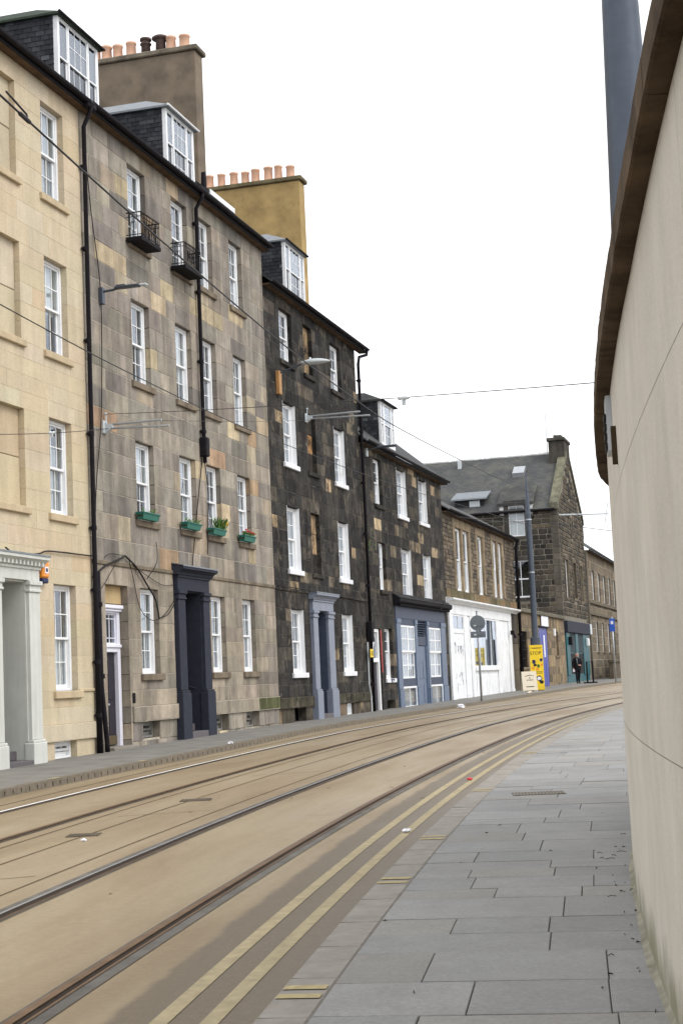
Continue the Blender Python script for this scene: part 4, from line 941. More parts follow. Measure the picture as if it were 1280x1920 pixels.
# ================================================================== 7: dark rubble house, gable to the street
DARKR=[(5,(.050,.045,.040)),(4,(.072,.063,.053)),(3,(.10,.085,.066)),(2,(.035,.032,.030)),(1,(.15,.12,.085))]
h7=house('gabled_rubble_house',81,'dark rubble-stone house with its gable to the street, big slate roof and teal shopfront')
S7,S8=74.4,87.9; ZE,ZR,SR=12.4,16.85,81.1; zb=.68
G7=[(76.7,78.1,6.6,9.12),(80.7,82.0,6.7,9.12),(84.5,85.7,6.6,9.12),(81.2,81.9,11.1,12.0),(74.8,86.6,zb,5.02),(80.6,81.2,13.6,14.7)]
def rubble_wall(h,P,u0,u1,z0,z1,ops,pal,top=None,ch=.34,l0=.35,l1=.85,lim=300,bevel=.05,j=.03,name='stone'):
    """random rubble: P(u,k,z) maps along, inward and up into the house frame"""
    zs=[z0]; 
    while zs[-1]<z1-.15: zs.append(min(z1,zs[-1]+ch*R.uniform(.7,1.3)))
    bl=[]
    for a,b in zip(zs[:-1],zs[1:]):
        u=u0-R.uniform(0,.3)
        while u<u1:
            L=R.uniform(l0,l1); p,q=max(u,u0),min(u+L,u1); u+=L
            if q-p<.12: continue
            if top and (b>top(p)+.02 or b>top(q)+.02): continue
            if any(o[0]<q and o[1]>p and o[2]<b and o[3]>a for o in ops):
                o=[o for o in ops if o[0]<q and o[1]>p and o[2]<b and o[3]>a][0]
                if p<o[0]-.12: q=o[0]
                elif q>o[1]+.12: p=o[1]
                else: continue
            bl.append((p,q,a,b))
    bl.sort(key=lambda t:-(t[1]-t[0])*(t[3]-t[2])); ex=MB()
    for i,(p,q,a,b) in enumerate(bl):
        mb=MB() if i<lim else ex; c=pick(pal); w=R.uniform
        o=[(p+j*w(.5,1.8),a+j*w(.5,1.8)),((p+q)/2+w(-.08,.08),a+j*w(.3,1.2)),(q-j*w(.5,1.8),a+j*w(.5,1.8)),(q-j*w(.3,1.2),(a+b)/2+w(-.04,.04)),(q-j*w(.5,1.8),b-j*w(.5,1.8)),((p+q)/2+w(-.08,.08),b-j*w(.3,1.2)),(p+j*w(.5,1.8),b-j*w(.5,1.8)),(p+j*w(.3,1.2),(a+b)/2+w(-.04,.04))]
        cu,cz=(p+q)/2,(a+b)/2; k=R.uniform(.01,.05)
        V=[P(cu+(x-cu)*.82,-k,cz+(z-cz)*.78) for x,z in o]+[P(x,.03,z) for x,z in o]
        mb.add(V,[tuple(range(8))]+[(n,n+8,(n+1)%8+8,(n+1)%8) for n in range(8)],c)
        if i<lim: put(mb,name,rubble,h)
    if ex.v: tag(put(ex,'small_stones',rubble,h),kind='stuff')
sidep=lambda u,k,z:(S7+k,u,z)                   # u inward from the street corner
gab=lambda u,k,z:(u,k,z)
gtop=lambda u: ZE+(ZR-ZE)*(1-abs(u-SR)/(SR-S7 if u<SR else S8-SR))
SW=[(2.15,3.2,10.65,12.7),(2.0,3.2,6.62,9.05)]
SURR=[(1.85,3.5,10.46,13.0),(1.78,3.42,6.42,9.3)]
rubble_wall(h7,sidep,.42,9.5,5.2,ZE-.05,SURR,DARKR,None,.33,.36,.85,200,j=.02)
rubble_wall(h7,gab,S7+.5,S8-.1,5.1,ZR-.3,[(a-.2,b+.2,c-.15,d+.2) for a,b,c,d in G7],[(4,(.10,.085,.065)),(3,(.075,.066,.054)),(3,(.14,.112,.08)),(2,(.055,.05,.044))],gtop,.32,.5,1.1,100,j=.022)
def wall_quads(mb,P,u0,u1,z0,z1,ops):
    xs=sorted({u0,u1}|{k for o in ops for k in o[:2] if u0<k<u1}); zz=sorted({z0,z1}|{k for o in ops for k in o[2:4] if z0<k<z1})
    for a,b in zip(xs[:-1],xs[1:]):
        for c,d in zip(zz[:-1],zz[1:]):
            if any(o[0]<(a+b)/2<o[1] and o[2]<(c+d)/2<o[3] for o in ops): continue
            mb.add([P(a,.02,c),P(b,.02,c),P(b,.02,d),P(a,.02,d)],[(0,1,2,3)])
mb=MB(); wall_quads(mb,sidep,0,14,.5,ZE,[SW[1],(2.15,3.2,10.65,ZE)]); put(mb,'side_wall',mortar_light,h7)
mb=MB(); wall_quads(mb,gab,S7,S8,.5,ZE,G7[:5])
mb.add([gab(S7,.02,ZE),gab(S8,.02,ZE),gab(SR,.02,ZR-.05)],[(0,1,2)]); mb.box(S8-.05,S8,.02,14,.5,ZE); mb.box(S7,S8,13.9,14,.5,ZE); mb.box(S7+1.5,S7+1.55,.03,14,.5,ZE+.5); mb.box(S7+1.5,S8,1.6,1.65,.5,ZE); put(mb,'wall',mortar_light,h7)
# dressed corner stones and surrounds
z=5.2; k=0
while z<ZE-.05:
    z1=min(ZE,z+.42); q=MB(); L=.62 if k%2 else .40; q.box(S7-.03,S7+.4,-.03,.4,z+.006,z1-.006,.012,pick([(1,(.12,.105,.085)),(1,(.09,.08,.066))])); put(q,'corner_stone',worn_stone,h7); z=z1; k+=1
def surround(P,w,f,pal):
    a,b,c,d=w
    for (u0,u1,z0,z1) in ((a-f,a,c-.02,d+.02),(b,b+f,c-.02,d+.02),(a-f,b+f,d+.02,d+.02+f*1.1),(a-f,b+f,c-.2,c-.02)):
        q=MB(); V=[P(u,kk,zz) for kk in (-.05,.2) for u,zz in ((u0,z0),(u1,z0),(u1,z1),(u0,z1))]
        q.add(V,[(0,1,2,3),(0,4,5,1),(1,5,6,2),(2,6,7,3),(3,7,4,0)],pick(pal)); put(q,'margin_stone',worn_stone,h7)
DK=[(1,(.055,.05,.045)),(1,(.07,.062,.055))]
surround(sidep,(2.15,3.2,10.68,12.7),.3,DK); surround(sidep,SW[1],.22,DK)
LG=[(1,(.17,.14,.10)),(1,(.13,.11,.085))]
for w in G7[:4]: surround(gab,w,.24,LG)
def sash_side(h,u0,u1,z0,z1,y):
    """sash window in the side wall, which faces along the street"""
    fr=MB(); P=lambda a,b,c0,c1,za,zb2: fr.box(S7+c0,S7+c1,a,b,za,zb2,.005)
    t=.07; P(u0,u0+t,y,y+.1,z0,z1); P(u1-t,u1,y,y+.1,z0,z1); P(u0+t,u1-t,y,y+.1,z1-t,z1); P(u0+t,u1-t,y,y+.1,z0,z0+.1); zm=(z0+z1)/2
    P(u0+t,u1-t,y,y+.08,zm-.04,zm+.04); um=(u0+u1)/2; P(um-.02,um+.02,y+.01,y+.06,z0+.1,zm-.04); P(um-.02,um+.02,y+.01,y+.06,zm+.04,z1-t)
    w=put(fr,'window',white_paint,h)
    for a,b in ((u0+t,um-.02),(um+.02,u1-t)):
        for c,d in ((z0+.1,zm-.04),(zm+.04,z1-t)):
            o=bpy.data.objects.new('pane',pane_mesh()); col.objects.link(o); o.parent=w; g=org_of(w); o.location=(S7+y+.04-g[0],(a+b)/2-g[1],(c+d)/2-g[2]); o.scale=(.004,b-a,d-c)
    return w
sash_side(h7,*SW[1],.06)
w=sash_side(h7,*SW[0],.03)
mb=MB(); mb.box(S7+.2,S7+.22,2.2,3.15,10.7,12.65); put(mb,'blind',blind_m,w)
for k,(a,b,c,d) in enumerate(G7[:3]):
    if k==1: blind_window(h7,a,b,c,d,LG,worn_stone,3,.12)
    else: sash_window(h7,a,b,c,d,r=.10,nx=1,nz=1,sill=None,inside='nets')
for (a,b,c,d) in G7[3:4]+G7[5:]:
    q=MB(); q.box(a,b,-.02,.10,c,d); put(q,'slit_opening',dark_void,h7)
# roof in two slopes with its own texture space
mb=MB(); mb.uv=[]
def slope(sa,za,sb,zb_,y0,y1):
    L=math.hypot(sb-sa,zb_-za); o=len(mb.v)
    mb.add([(sa,y0,za),(sa,y1,za),(sb,y1,zb_),(sb,y0,zb_)],[(0,1,2,3)]); mb.uv+=[(y0,0),(y1,0),(y1,L),(y0,L)]
tn=(ZR-ZE)/(SR-S7)
slope(S7-.25,ZE-.25*tn+.06,SR,ZR+.06,.12,14.2); slope(S8+.25,ZE-.2,SR,ZR+.06,.12,14.2)
rf=put(mb,'roof',far_roof,h7)
mb=MB(); mb.tube([(SR,.1,ZR+.08),(SR,14.2,ZR+.08)],.11,8); put(mb,'ridge',worn_stone,rf)
mb=MB(); mb.tube([(S7-.28,.1,ZE-.12),(S7-.28,14,ZE-.12)],.08,8); put(mb,'gutter',pipe_black,rf)
for sa,za,sb,zb_,cc in ((S7-.1,ZE+.1,SR-.6,ZR-.15,(.17,.165,.115)),(S8+.1,ZE+.1,SR+.6,ZR-.15,(.13,.125,.09))):      # skew copings of the gable
    q=MB(); dz=.32; q.add([(sa,-.08,za-.2),(sb,-.08,zb_-.2),(sb,.45,zb_-.2),(sa,.45,za-.2),(sa,-.08,za+dz-.1),(sb,-.08,zb_+dz-.1),(sb,.45,zb_+dz-.1),(sa,.45,za+dz-.1)],[(0,1,5,4),(1,2,6,5),(2,3,7,6),(3,0,4,7),(4,5,6,7),(3,2,1,0)],cc); put(q,'skew',worn_stone,rf)
q=MB(); q.box(SR-1.35,SR+1.35,-.04,1.05,ZR-.9,ZR+.72,.03,(.075,.068,.058)); ch7=put(q,'chimney',worn_stone,h7)
q=MB(); q.box(SR-1.5,SR+1.5,-.12,1.15,ZR+.72,ZR+.95,.04,(.09,.085,.07)); put(q,'cap',worn_stone,ch7)
q=MB(); q.box(SR-.5,SR+.5,.2,.8,ZR+.95,ZR+1.25,.05,(.08,.075,.06)); put(q,'pot',worn_stone,ch7)
q=MB(); ax,ay=SR-1.2,1.15; q.tube([(ax,ay,ZR-.1),(ax,ay,ZR+2.7)],.03,5)
for z,l in ((2.45,.75),(1.9,.2),(1.1,.65)): q.tube([(ax,ay,ZR+z),(ax+.2,ay-l,ZR+z+.1)],.022,4)
put(q,'aerial',galv,ch7)
# wall-head dormer over the upper side window, boxed dormer and roof lights
def roof_pt(u,s,k=0): return (s,u,ZE+(s-S7)*tn+.06+k)
q=MB(); q.extrude([(S7-.12,12.9),(S7+2.3,14.3),(S7+2.3,14.1),(S7-.12,12.7)],1.5,3.9,'y'); d7=put(q,'wallhead_dormer',far_roof,h7)
q=MB(); q.box(S7-.03,S7+1.2,1.6,2.14,ZE-.3,12.85); q.box(S7-.03,S7+1.2,3.21,3.8,ZE-.3,12.85); q.box(S7-.03,S7+.2,2.14,3.21,12.7,12.86); put(q,'dormer_cheek',sooty_stone,d7)
q=MB(); q.box(S7+.7,S7+2.2,4.9,6.9,12.6,13.55); d8=put(q,'boxed_dormer',dark_void,h7)
q=MB(); q.extrude([(S7+.4,13.45),(S7+2.6,14.15),(S7+2.6,14.05),(S7+.4,13.35)],4.7,7.1,'y'); put(q,'dormer_roof',lead,d8)
q=MB(); q.box(S7+.66,S7+.7,5.2,5.9,12.75,13.3); put(q,'dormer_pane',light_grey,d8)
q=MB(); q.extrude([(S7+3.9,15.0),(S7+4.9,15.66),(S7+4.78,15.92),(S7+3.78,15.35)],2.62,3.42,'y'); put(q,'roof_light',galv,h7)
q=MB(); q.box(S7+5.6,S7+5.9,7.3,7.55,15.9,16.75,.02); put(q,'roof_vent',light_grey,h7)
# teal shopfront
f=MB(); f.box(74.7,86.7,-.22,.05,4.22,5.0,.03); ts=put(f,'shopfront',slate_paint,h7)
q=MB(); q.box(74.8,86.6,.0,.06,1.4,4.22); q.box(74.8,86.6,-.03,.05,.6,1.4,.01)
for a,b in ((74.8,76.4),(79.3,80.6),(83.4,86.6)): q.box(a,b,-.08,.0,1.4,4.22,.02)
put(q,'boarding',teal,ts)
for a,b in ((76.45,79.25),(80.65,83.35)):
    q=MB(); q.box(a,b,-.02,.0,1.5,2.85); put(q,'dark_glass',dark_void,ts)
    q=MB(); q.box(a,b,-.02,.0,2.95,4.2); put(q,'glass_backing',dark_void,ts)
    for i in range(6): q=MB(); q.tube([(a+.2+i*.45,-.06,2.9),(a+.2+i*.45,-.06,4.2)],.03,4); put(q,'bar',m_plain('bar_teal',(.12,.16,.18),.5) if 'bar_teal' not in bpy.data.materials else bpy.data.materials['bar_teal'],ts)
for x in (75.7,84.8):
    q=MB(); q.box(x,x+.5,-.3,-.08,3.4,3.95,.04); put(q,'shop_lamp',black_iron if x<80 else white_paint,ts)
q=MB(); q.box(86.75,87.6,-.25,-.0,4.25,5.0,.03); put(q,'fascia_end',light_grey,ts)

# ================================================================== 8: far grey house round the bend
h8=house('far_stone_house',99,'far grey stone house with tall narrow windows behind a dwarf wall, round the bend')
FARS=[(4,(.19,.155,.11)),(3,(.16,.135,.10)),(2,(.23,.185,.13))]
W8=[(91.6,93.0,6.95,9.2),(95.4,96.8,6.95,9.2),(99.2,100.6,6.95,9.2),(103.0,104.4,6.95,9.2),(106.8,108.2,6.95,9.2),(92.4,93.7,3.05,5.35),(96.3,97.6,3.05,5.35),(100.4,101.8,3.05,5.35),(104.2,105.6,3.05,5.35)]
front(h8,88.0,116,.7,10.5,W8,FARS,worn_stone,mortar_grey,ch=.6,lmin=.9,lmax=2.2,joint=.012,lim=280,back=8)
for w in W8: sash_window(h8,*w,r=.12,nx=1,nz=1,sill=(.15,.125,.095),inside='nets')
for z0,z1 in ((6.6,6.85),(5.75,6.0)):
    q=MB(); q.box(88,116,-.16,.02,z0,z1,.03,(.15,.125,.09)); put(q,'string_course',worn_stone,h8)
eaves(h8,88.0,116.2,10.6,36,over=.35)
q=MB(); q.box(107,109,2.5,3.5,13,15.2,.03,(.07,.065,.06)); put(q,'chimney',worn_stone,h8)
q=MB(); q.box(87.9,88.5,-.12,.3,1.0,10.4,.02,(.16,.14,.11)); put(q,'quoin_strip',worn_stone,h8)
bw=on_front('garden_wall',98,1.4,.85,'low dark stone garden wall in front of the far grey house','wall')
q=MB(); q.box(88.2,110,-1.55,-1.25,.75,2.15,.02,(.13,.105,.075)); put(q,'wall_face',worn_stone,bw); q=MB(); q.box(88.1,110.1,-1.62,-1.18,2.15,2.38,.03,(.12,.10,.075)); put(q,'coping',worn_stone,bw)
q=MB(); q.box(96,110,-1.5,-1.44,2.38,3.3,.01); put(q,'panel_fence',dark_void,bw)

# ================================================================== curved boundary wall with coping, near side
TZ=[-8,-2,4.8,7,9.5,14,40]; TV=[4.3,4.15,3.93,3.76,3.67,3.60,3.60]
def wtop(Y): return interp(TZ,TV,Y)
def wn(Y):
    d=Vector((wall_x(Y+.05)-wall_x(Y-.05),.1)).normalized(); return Vector((-d.y,d.x))   # towards the pavement
def wpt(Y,k,z): n_=wn(Y); return (wall_x(Y)+n_.x*k, Y+n_.y*k, z)
wall=empty('boundary_wall',(wall_x(9),9,.2),0,'tall curved beige rendered wall with projecting stone coping beside the pavement','wall'); ORG[wall.name]=(wall_x(9),9,.2)
wend=26.0
lv=[None,1.40,2.93,'top']
def zlev(l,Y): return zr(Y)-.1 if l is None else (wtop(Y)-.17 if l=='top' else l+(.02*(6-Y) if l==2.93 else 0)*1)
for li in range(3):
    Y=-7.0+li*.9
    while Y<wend:
        Y1=min(wend,Y+3.4); n=12; mb=MB(); V=[];F=[]; g=.0018
        for i in range(n+1):
            y=Y+g+(Y1-Y-2*g)*i/n; z0=zlev(lv[li],y)+(g if li else 0); z1=zlev(lv[li+1],y)-(g if li<2 else 0)
            V+=[wpt(y,0,z0),wpt(y,0,z1)]
        for i in range(n):
            F.append((i*2,i*2+1,i*2+3,i*2+2))
        mb.add(V,F); put(mb,'render_panel',wall_m,wall,True); Y=Y1
mb=MB(); V=[];F=[]; ys=frange(-7,wend,.5)
for y in ys: V+=[wpt(y,-.012,zr(y)-.1),wpt(y,-.012,wtop(y)-.17),wpt(y,-.34,wtop(y)-.17),wpt(y,-.34,zr(y)-.1)]
for i in range(len(ys)-1):
    for k in range(4): F.append((i*4+k,i*4+(k+1)%4,(i+1)*4+(k+1)%4,(i+1)*4+k))
mb.add(V,F); put(mb,'core',m_plain('wall_core',(.33,.29,.23),.95,.3),wall)
Y=-6.6
while Y<wend:
    L=R.uniform(.95,1.15); Y1=min(wend,Y+L); mb=MB(); V=[];F=[]; n=6; e=R.uniform(-.006,.006); g=.003
    for i in range(n+1):
        y=Y+g+(Y1-Y-2*g)*i/n; t=wtop(y)+e; o=.085+R.uniform(-.002,.002)
        V+=[wpt(y,-.40,t-.168),wpt(y,o-.012,t-.166),wpt(y,o,t-.16),wpt(y,o,t-.03),wpt(y,o-.02,t-.005),wpt(y,-.15,t+.05),wpt(y,-.40,t-.01)]
    for i in range(n):
        for k in range(7): F.append((i*7+k,i*7+(k+1)%7,(i+1)*7+(k+1)%7,(i+1)*7+k))
    F+=[tuple(range(6,-1,-1)),tuple(n*7+k for k in range(7))]; mb.add(V,F); put(mb,'coping_stone',coping_m,wall); Y=Y1
mb=MB(); V=[];F=[]; ys=frange(5,18,.15)
for y in ys: V+=[wpt(y,.045+.012*math.sin(y*1.7)+R.uniform(-.004,.004),zr(y)+KT-.004),wpt(y,.014,zr(y)+KT+.012),wpt(y,-.002,zr(y)+KT+.03)]
for i in range(len(ys)-1):
    for k in range(2): F.append((i*3+k,i*3+k+1,(i+1)*3+k+1,(i+1)*3+k))
mb.add(V,F); put(mb,'mortar_fillet',m_plain('mossy_fillet',(.24,.225,.17),.95,.4,scale=5,dirt=((.09,.09,.035),.9)),wall,True)
# small junction box under the coping
mb=MB()
t=empty('junction_box',wpt(9.6,.0,3.3),0,'small grey cable box fixed high on the rendered wall under the coping','box'); ORG[t.name]=wpt(9.6,0,3.3)
def wbox(y0,y1,k0,k1,z0,z1):
    m=MB(); m.add([wpt(y,k,z) for z in (z0,z1) for y,k in ((y0,k0),(y1,k0),(y1,k1),(y0,k1))],[(3,2,1,0),(4,5,6,7),(0,1,5,4),(1,2,6,5),(2,3,7,6),(3,0,4,7)]); return m
put(wbox(9.45,9.75,.0,.035,3.12,3.46),'case',galv,t)
for i in range(4): put(wbox(9.5,9.70,.036,.05,3.14+i*.06,3.175+i*.06),'gland',black_m,t)
put(wbox(9.0,9.06,.0,.03,2.98,3.2),'bracket',twig_m,t)

# ================================================================== tram poles and overhead line
t=empty('tram_pole',(3.415,17,zr(17)+KT),0,'thick grey tapered tram pole rising behind the rendered wall','pole','tram poles')
mb=MB(); mb.lathe([(.40,0),(.40,.9),(.36,.95),(.265,6.4),(.205,9.0),(.17,11.2),(.15,11.5),(.0,11.6)],0,0,0,28); put(mb,'shaft',steel_grey,t,True)
mb=MB(); mb.lathe([(.29,0),(.30,.01),(.30,.07),(.29,.08)],0,0,4.45,20); put(mb,'band',galv,t)
t=empty('tram_pole',(9.86,82.3,zr(82)+.1),0,'slender grey tram pole with a pointed tip standing behind the yellow banner','pole','tram poles')
mb=MB(); mb.lathe([(.26,0),(.26,2.75),(.165,2.8),(.16,3.0),(.145,9.3),(.13,9.4),(.03,11.4),(.0,11.45)],0,0,0,18); put(mb,'shaft',steel_grey,t)
for z in (6.15,8.95):
    mb=MB(); mb.lathe([(.165,0),(.172,.01),(.172,.06),(.165,.07)],0,0,z,16); put(mb,'band',galv,t)
def sagged(a,b,sag,n=16): 
    a,b=Vector(a),Vector(b); return [a.lerp(b,i/n)-Vector((0,0,sag*4*(i/n)*(1-i/n))) for i in range(n+1)]
def wire(name,pts,r,lab,cat='wire',group='overhead tram wires'):
    p=Vector(pts[0]); mb=MB(); mb.tube([Vector(q)-p for q in pts],r,6); o=mb.obj(name,wire_m,None,True); o.location=p; return tag(o,lab,cat,group)
W1Z=([-10,10,20,26,34,46,80],[5.92,5.95,6.05,6.15,6.5,6.95,7.4]); W2Z=([-10,23,30,44,54,80],[6.75,6.75,6.82,7.16,7.45,7.8])
wire('contact_wire',[(rail_x(Y)-.75,Y,interp(*W1Z,Y)) for Y in frange(-6,78,1.2)],.0085,'thick black contact wire over the near tram track, crossing the upper windows')
wire('contact_wire',[(rail_x(Y)-4.35,Y,interp(*W2Z,Y)) for Y in frange(-6,78,1.2)],.0085,'thin black contact wire over the far track, crossing the lower windows')
mb=MB(); Yc=10.95; c=Vector((rail_x(Yc)-.75,Yc,interp(*W1Z,Yc)))
d_=Vector((rail_x(Yc+.3)-rail_x(Yc),.3,.003)).normalized(); mb.tube([-d_*.12,-d_*.09,d_*.09,d_*.12],[.009,.017,.017,.009],8); mb.tube([d_*.06,d_*.04+Vector((0,0,.04)),d_*-.35+Vector((0,0,.07))],.008,6)
o=mb.obj('wire_clamp',wire_m); o.location=c; tag(o,'black splice clamp on the contact wire at the picture edge','clamp')
def fix(s,z,o0,o1,lab):
    t=on_front('wire_bracket',s,0,z,lab,'bracket','grey twin-rod wire brackets')
    m=MB(); m.box(s-.10,s+.10,-.05,.0,z-.14,z+.14,.01); m.extrude([(-.05,z+.10),(-.22,z+.05),(-.22,z-.02),(-.05,z-.14)],s-.05,s+.05,'x'); put(m,'base_plate',light_grey,t)
    m=MB(); m.tube([(s,-.12,z+.05),(s,-o0,z+.055)],.028,8); put(m,'rod',galv,t); m=MB(); m.tube([(s,-.12,z-.03),(s+.05,-o1,z-.04-.04)],.026,8); put(m,'rod',galv,t)
    m=MB(); m.tube([(s,-.06,z+.1),(s,-.06,z+.3)],.014,6); m.lathe([(.02,0),(.034,.015),(.034,.035),(.015,.05)],s,-.06,z+.27,8); put(m,'pin',light_grey,t)
fix(3.50,7.46,1.35,1.5,'grey twin-rod wire bracket on the grey tenement beside the corner pipes')
fix(18.60,9.93,1.75,2.05,'grey twin-rod wire bracket on the sooty tenement above the blind windows')
wire('span_wire',sagged(FW(3.50,.06,7.75),(3.25,17,4.95),.05),.006,'thin span wire crossing the street from the grey tenement to the wall side')
wire('span_wire',sagged(FW(3.45,.12,7.42),FW(-4.5,.7,6.15),.06),.007,'short span wire tied to the cream tenement in front of its windows')
wire('span_wire',sagged(FW(18.55,.12,9.85),FW(3.5,1.3,7.5),.03),.005,'thin span wire between the two twin-rod brackets')
for (a,b,f_,lab) in ((FW(3.45,.12,7.42),FW(-4.5,.7,6.15),.40,'white wire insulator in front of the cream tenement windows'),(FW(3.50,.06,7.72),(3.25,17,4.95),.72,'small wire insulator hanging against the open sky')):
    p=Vector(a).lerp(Vector(b),f_); dd=(Vector(b)-Vector(a)).normalized(); p.z-=.05*4*f_*(1-f_)
    mb=MB(); mb.tube([-dd*.16,-dd*.12,-dd*.05,dd*.05,dd*.12,dd*.16],[.012,.03,.022,.03,.022,.012],8); mb.box(-.025,.025,-.025,.025,-.1,.02); o=mb.obj('wire_insulator',light_grey); o.location=p; tag(o,lab,'insulator','wire insulators')
wire('span_wire',sagged((9.86,82.3,9.75),(34,104,8.4),.1),.018,'far span wire running off the pointed tram pole towards the bend')
wire('span_wire',sagged((9.86,82.3,9.7),FW(39.5,.3,8.7),.1),.014,'far span wire from the pointed tram pole to the brown building')
t=on_front('wire_bracket',74.6,.1,11.9,'pale bracket arm on the corner of the dark rubble house','bracket'); m=MB(); m.tube([(74.6,-.1,11.9),(75.6,-3.2,11.85)],.05,6); put(m,'arm',light_grey,t); m=MB(); m.tube([(75.3,-3.0,11.3),(75.7,-3.2,12.6)],.04,6); put(m,'end_rod',light_grey,t)
# ------------------------------------------------------------------ wall lamps
t=on_front('wall_lamp',3.50,.02,10.45,'flat grey lamp head on an arm beside the corner pipes','lamp','street lamps on the house walls')
m=MB(); m.box(3.43,3.57,-.10,.0,10.18,10.55,.01); put(m,'back_box',steel_grey,t)
m=MB(); m.tube([(3.5,-.1,10.46),(3.5,-.3,10.47),(3.5,-.45,10.50)],.028,8); put(m,'arm',steel_grey,t)
m=MB(); m.box(3.41,3.59,-.95,-.38,10.48,10.535,.02); m.box(3.44,3.56,-.62,-.40,10.535,10.565,.01); put(m,'head',steel_grey,t); m=MB(); m.box(3.43,3.57,-1.12,-.955,10.485,10.53,.015); put(m,'lens',light_grey,t)
t=on_front('wall_lamp',15.85,.02,10.6,'pale oval street lamp on a timber-coloured backboard of the sooty tenement','lamp','street lamps on the house walls')
m=MB(); m.box(15.73,15.97,-.12,.0,10.22,10.92,.015); put(m,'back_box',timber,t)
m=MB(); m.tube([(15.85,-.1,10.86),(15.85,-.5,10.98),(15.85,-.80,11.06)],.025,8); put(m,'arm',steel_grey,t)
m=MB(); n_=14; V=[];F=[]
for i in range(9):
    u=i/8; y=-.74-.92*u; w=.17*math.sin(PI*(u*.86+.12))**.6; hh=.10*math.sin(PI*(u*.9+.08))**.7
    for k in range(n_):
        a=2*PI*k/n_; V.append((15.85+w*math.cos(a),y,11.08-.01*u+(hh*1.1 if math.sin(a)>0 else hh*.65)*math.sin(a)))
for i in range(8):
    for k in range(n_): F.append((i*n_+k,i*n_+(k+1)%n_,(i+1)*n_+(k+1)%n_,(i+1)*n_+k))
F+=[tuple(range(n_-1,-1,-1)),tuple(8*n_+k for k in range(n_))]; m.add(V,F); put(m,'head',light_grey,t,True); m=MB(); m.lathe([(.03,0),(.035,.05),(.02,.07)],15.85,-1.05,11.16,8); put(m,'photocell',white_paint,t)
t=on_front('wall_lamp',25.75,.02,9.85,'small dark flat lamp under the gutter of the lower black building','lamp','street lamps on the house walls')
m=MB(); m.box(25.68,25.82,-.08,0,9.62,9.92,.01); put(m,'back_box',light_grey,t); m=MB(); m.tube([(25.75,-.06,9.86),(25.75,-.5,9.92)],.025,6); put(m,'arm',steel_grey,t); m=MB(); m.box(25.62,25.88,-1.15,-.45,9.90,9.96,.02); put(m,'head',steel_grey,t)
# ------------------------------------------------------------------ cables on the fronts
def smooth(pts,k=5):
    P=[Vector(p) for p in pts]; o=[]
    for i in range(len(P)-1):
        a,b,c,d=P[max(i-1,0)],P[i],P[i+1],P[min(i+2,len(P)-1)]
        for j in range(k):
            t=j/k; o.append(.5*((2*b)+(c-a)*t+(2*a-5*b+4*c-d)*t*t+(3*b-a-3*c+d)*t**3))
    return o+[P[-1]]
CAB=[(([(2.61,4.16),(3.24,4.43),(3.94,4.61),(4.32,4.72)]),.022,'thick bundled cable swagged over the white-framed door'),
 ([(4.32,4.72),(4.94,4.49),(5.52,4.12),(5.96,3.81),(6.14,3.39)],.020,'thick drooping cable hanging in front of the ground-floor window'),
 ([(4.52,4.69),(4.72,4.3),(5.08,3.6),(5.76,3.34),(6.57,3.52),(7.45,4.06)],.009,'thin cable looping low across the ground-floor window to the dark doorway'),
 ([(4.94,4.49),(6.31,4.19),(7.13,4.22),(7.65,4.38)],.008,'thin cable swagged from the bundle to the dark doorway head'),
 ([(6.14,3.39),(6.84,3.56),(7.46,4.12),(7.66,4.51)],.010,'cable climbing from the window to the dark doorway cornice'),
 ([(3.79,4.5),(3.21,4.05),(2.8,3.84)],.008,'thin loose cable above the white-framed door by the pipes'),
 ([(2.79,13.86),(3.08,12.11),(3.44,10.53),(3.39,8.63),(3.25,7.44),(2.96,6.25),(2.86,5.56)],.012,'long loose cable hanging down the front past the flat wall lamp'),
 ([(9.31,7.5),(8.81,6.1),(8.45,5.01),(8.38,4.72)],.014,'cable slanting from the drainpipe hopper to the dark doorway roof'),
 ([(9.46,7.49),(9.64,6.58),(9.44,5.08)],.014,'cable hanging from the hopper beside the daffodil box'),
 ([(-1.34,4.51),(-.97,4.43),(-.07,4.47),(.51,4.57),(1.09,4.59),(2.64,4.61)],.016,'black cable running over the porch roof to the corner pipes'),
 ([(15.02,4.56),(19.25,4.54),(25.03,4.42)],.012,'thin cable along the string course of the sooty tenement'),
 ([(4.32,4.72),(3.58,4.72),(3.25,4.62)],.008,'thin cable clipped above the swagged bundle'),
 ([(6.14,5.17),(6.13,4.68),(5.53,4.28)],.009,'thin cable dropping from the first window box')]
for pts,r,lab in CAB:
    z0=pts[0]; p=FW(z0[0],.04,z0[1]); mb=MB()
    q=[FW(s,.035+r+(.10 if 'porch roof' in lab and s<.3 else 0),z) for s,z in pts]; mb.tube([v-p for v in smooth(q)],r,6); o=mb.obj('facade_cable',cable_m,None,True); o.location=p; tag(o,lab,'cable','cables on the house fronts')
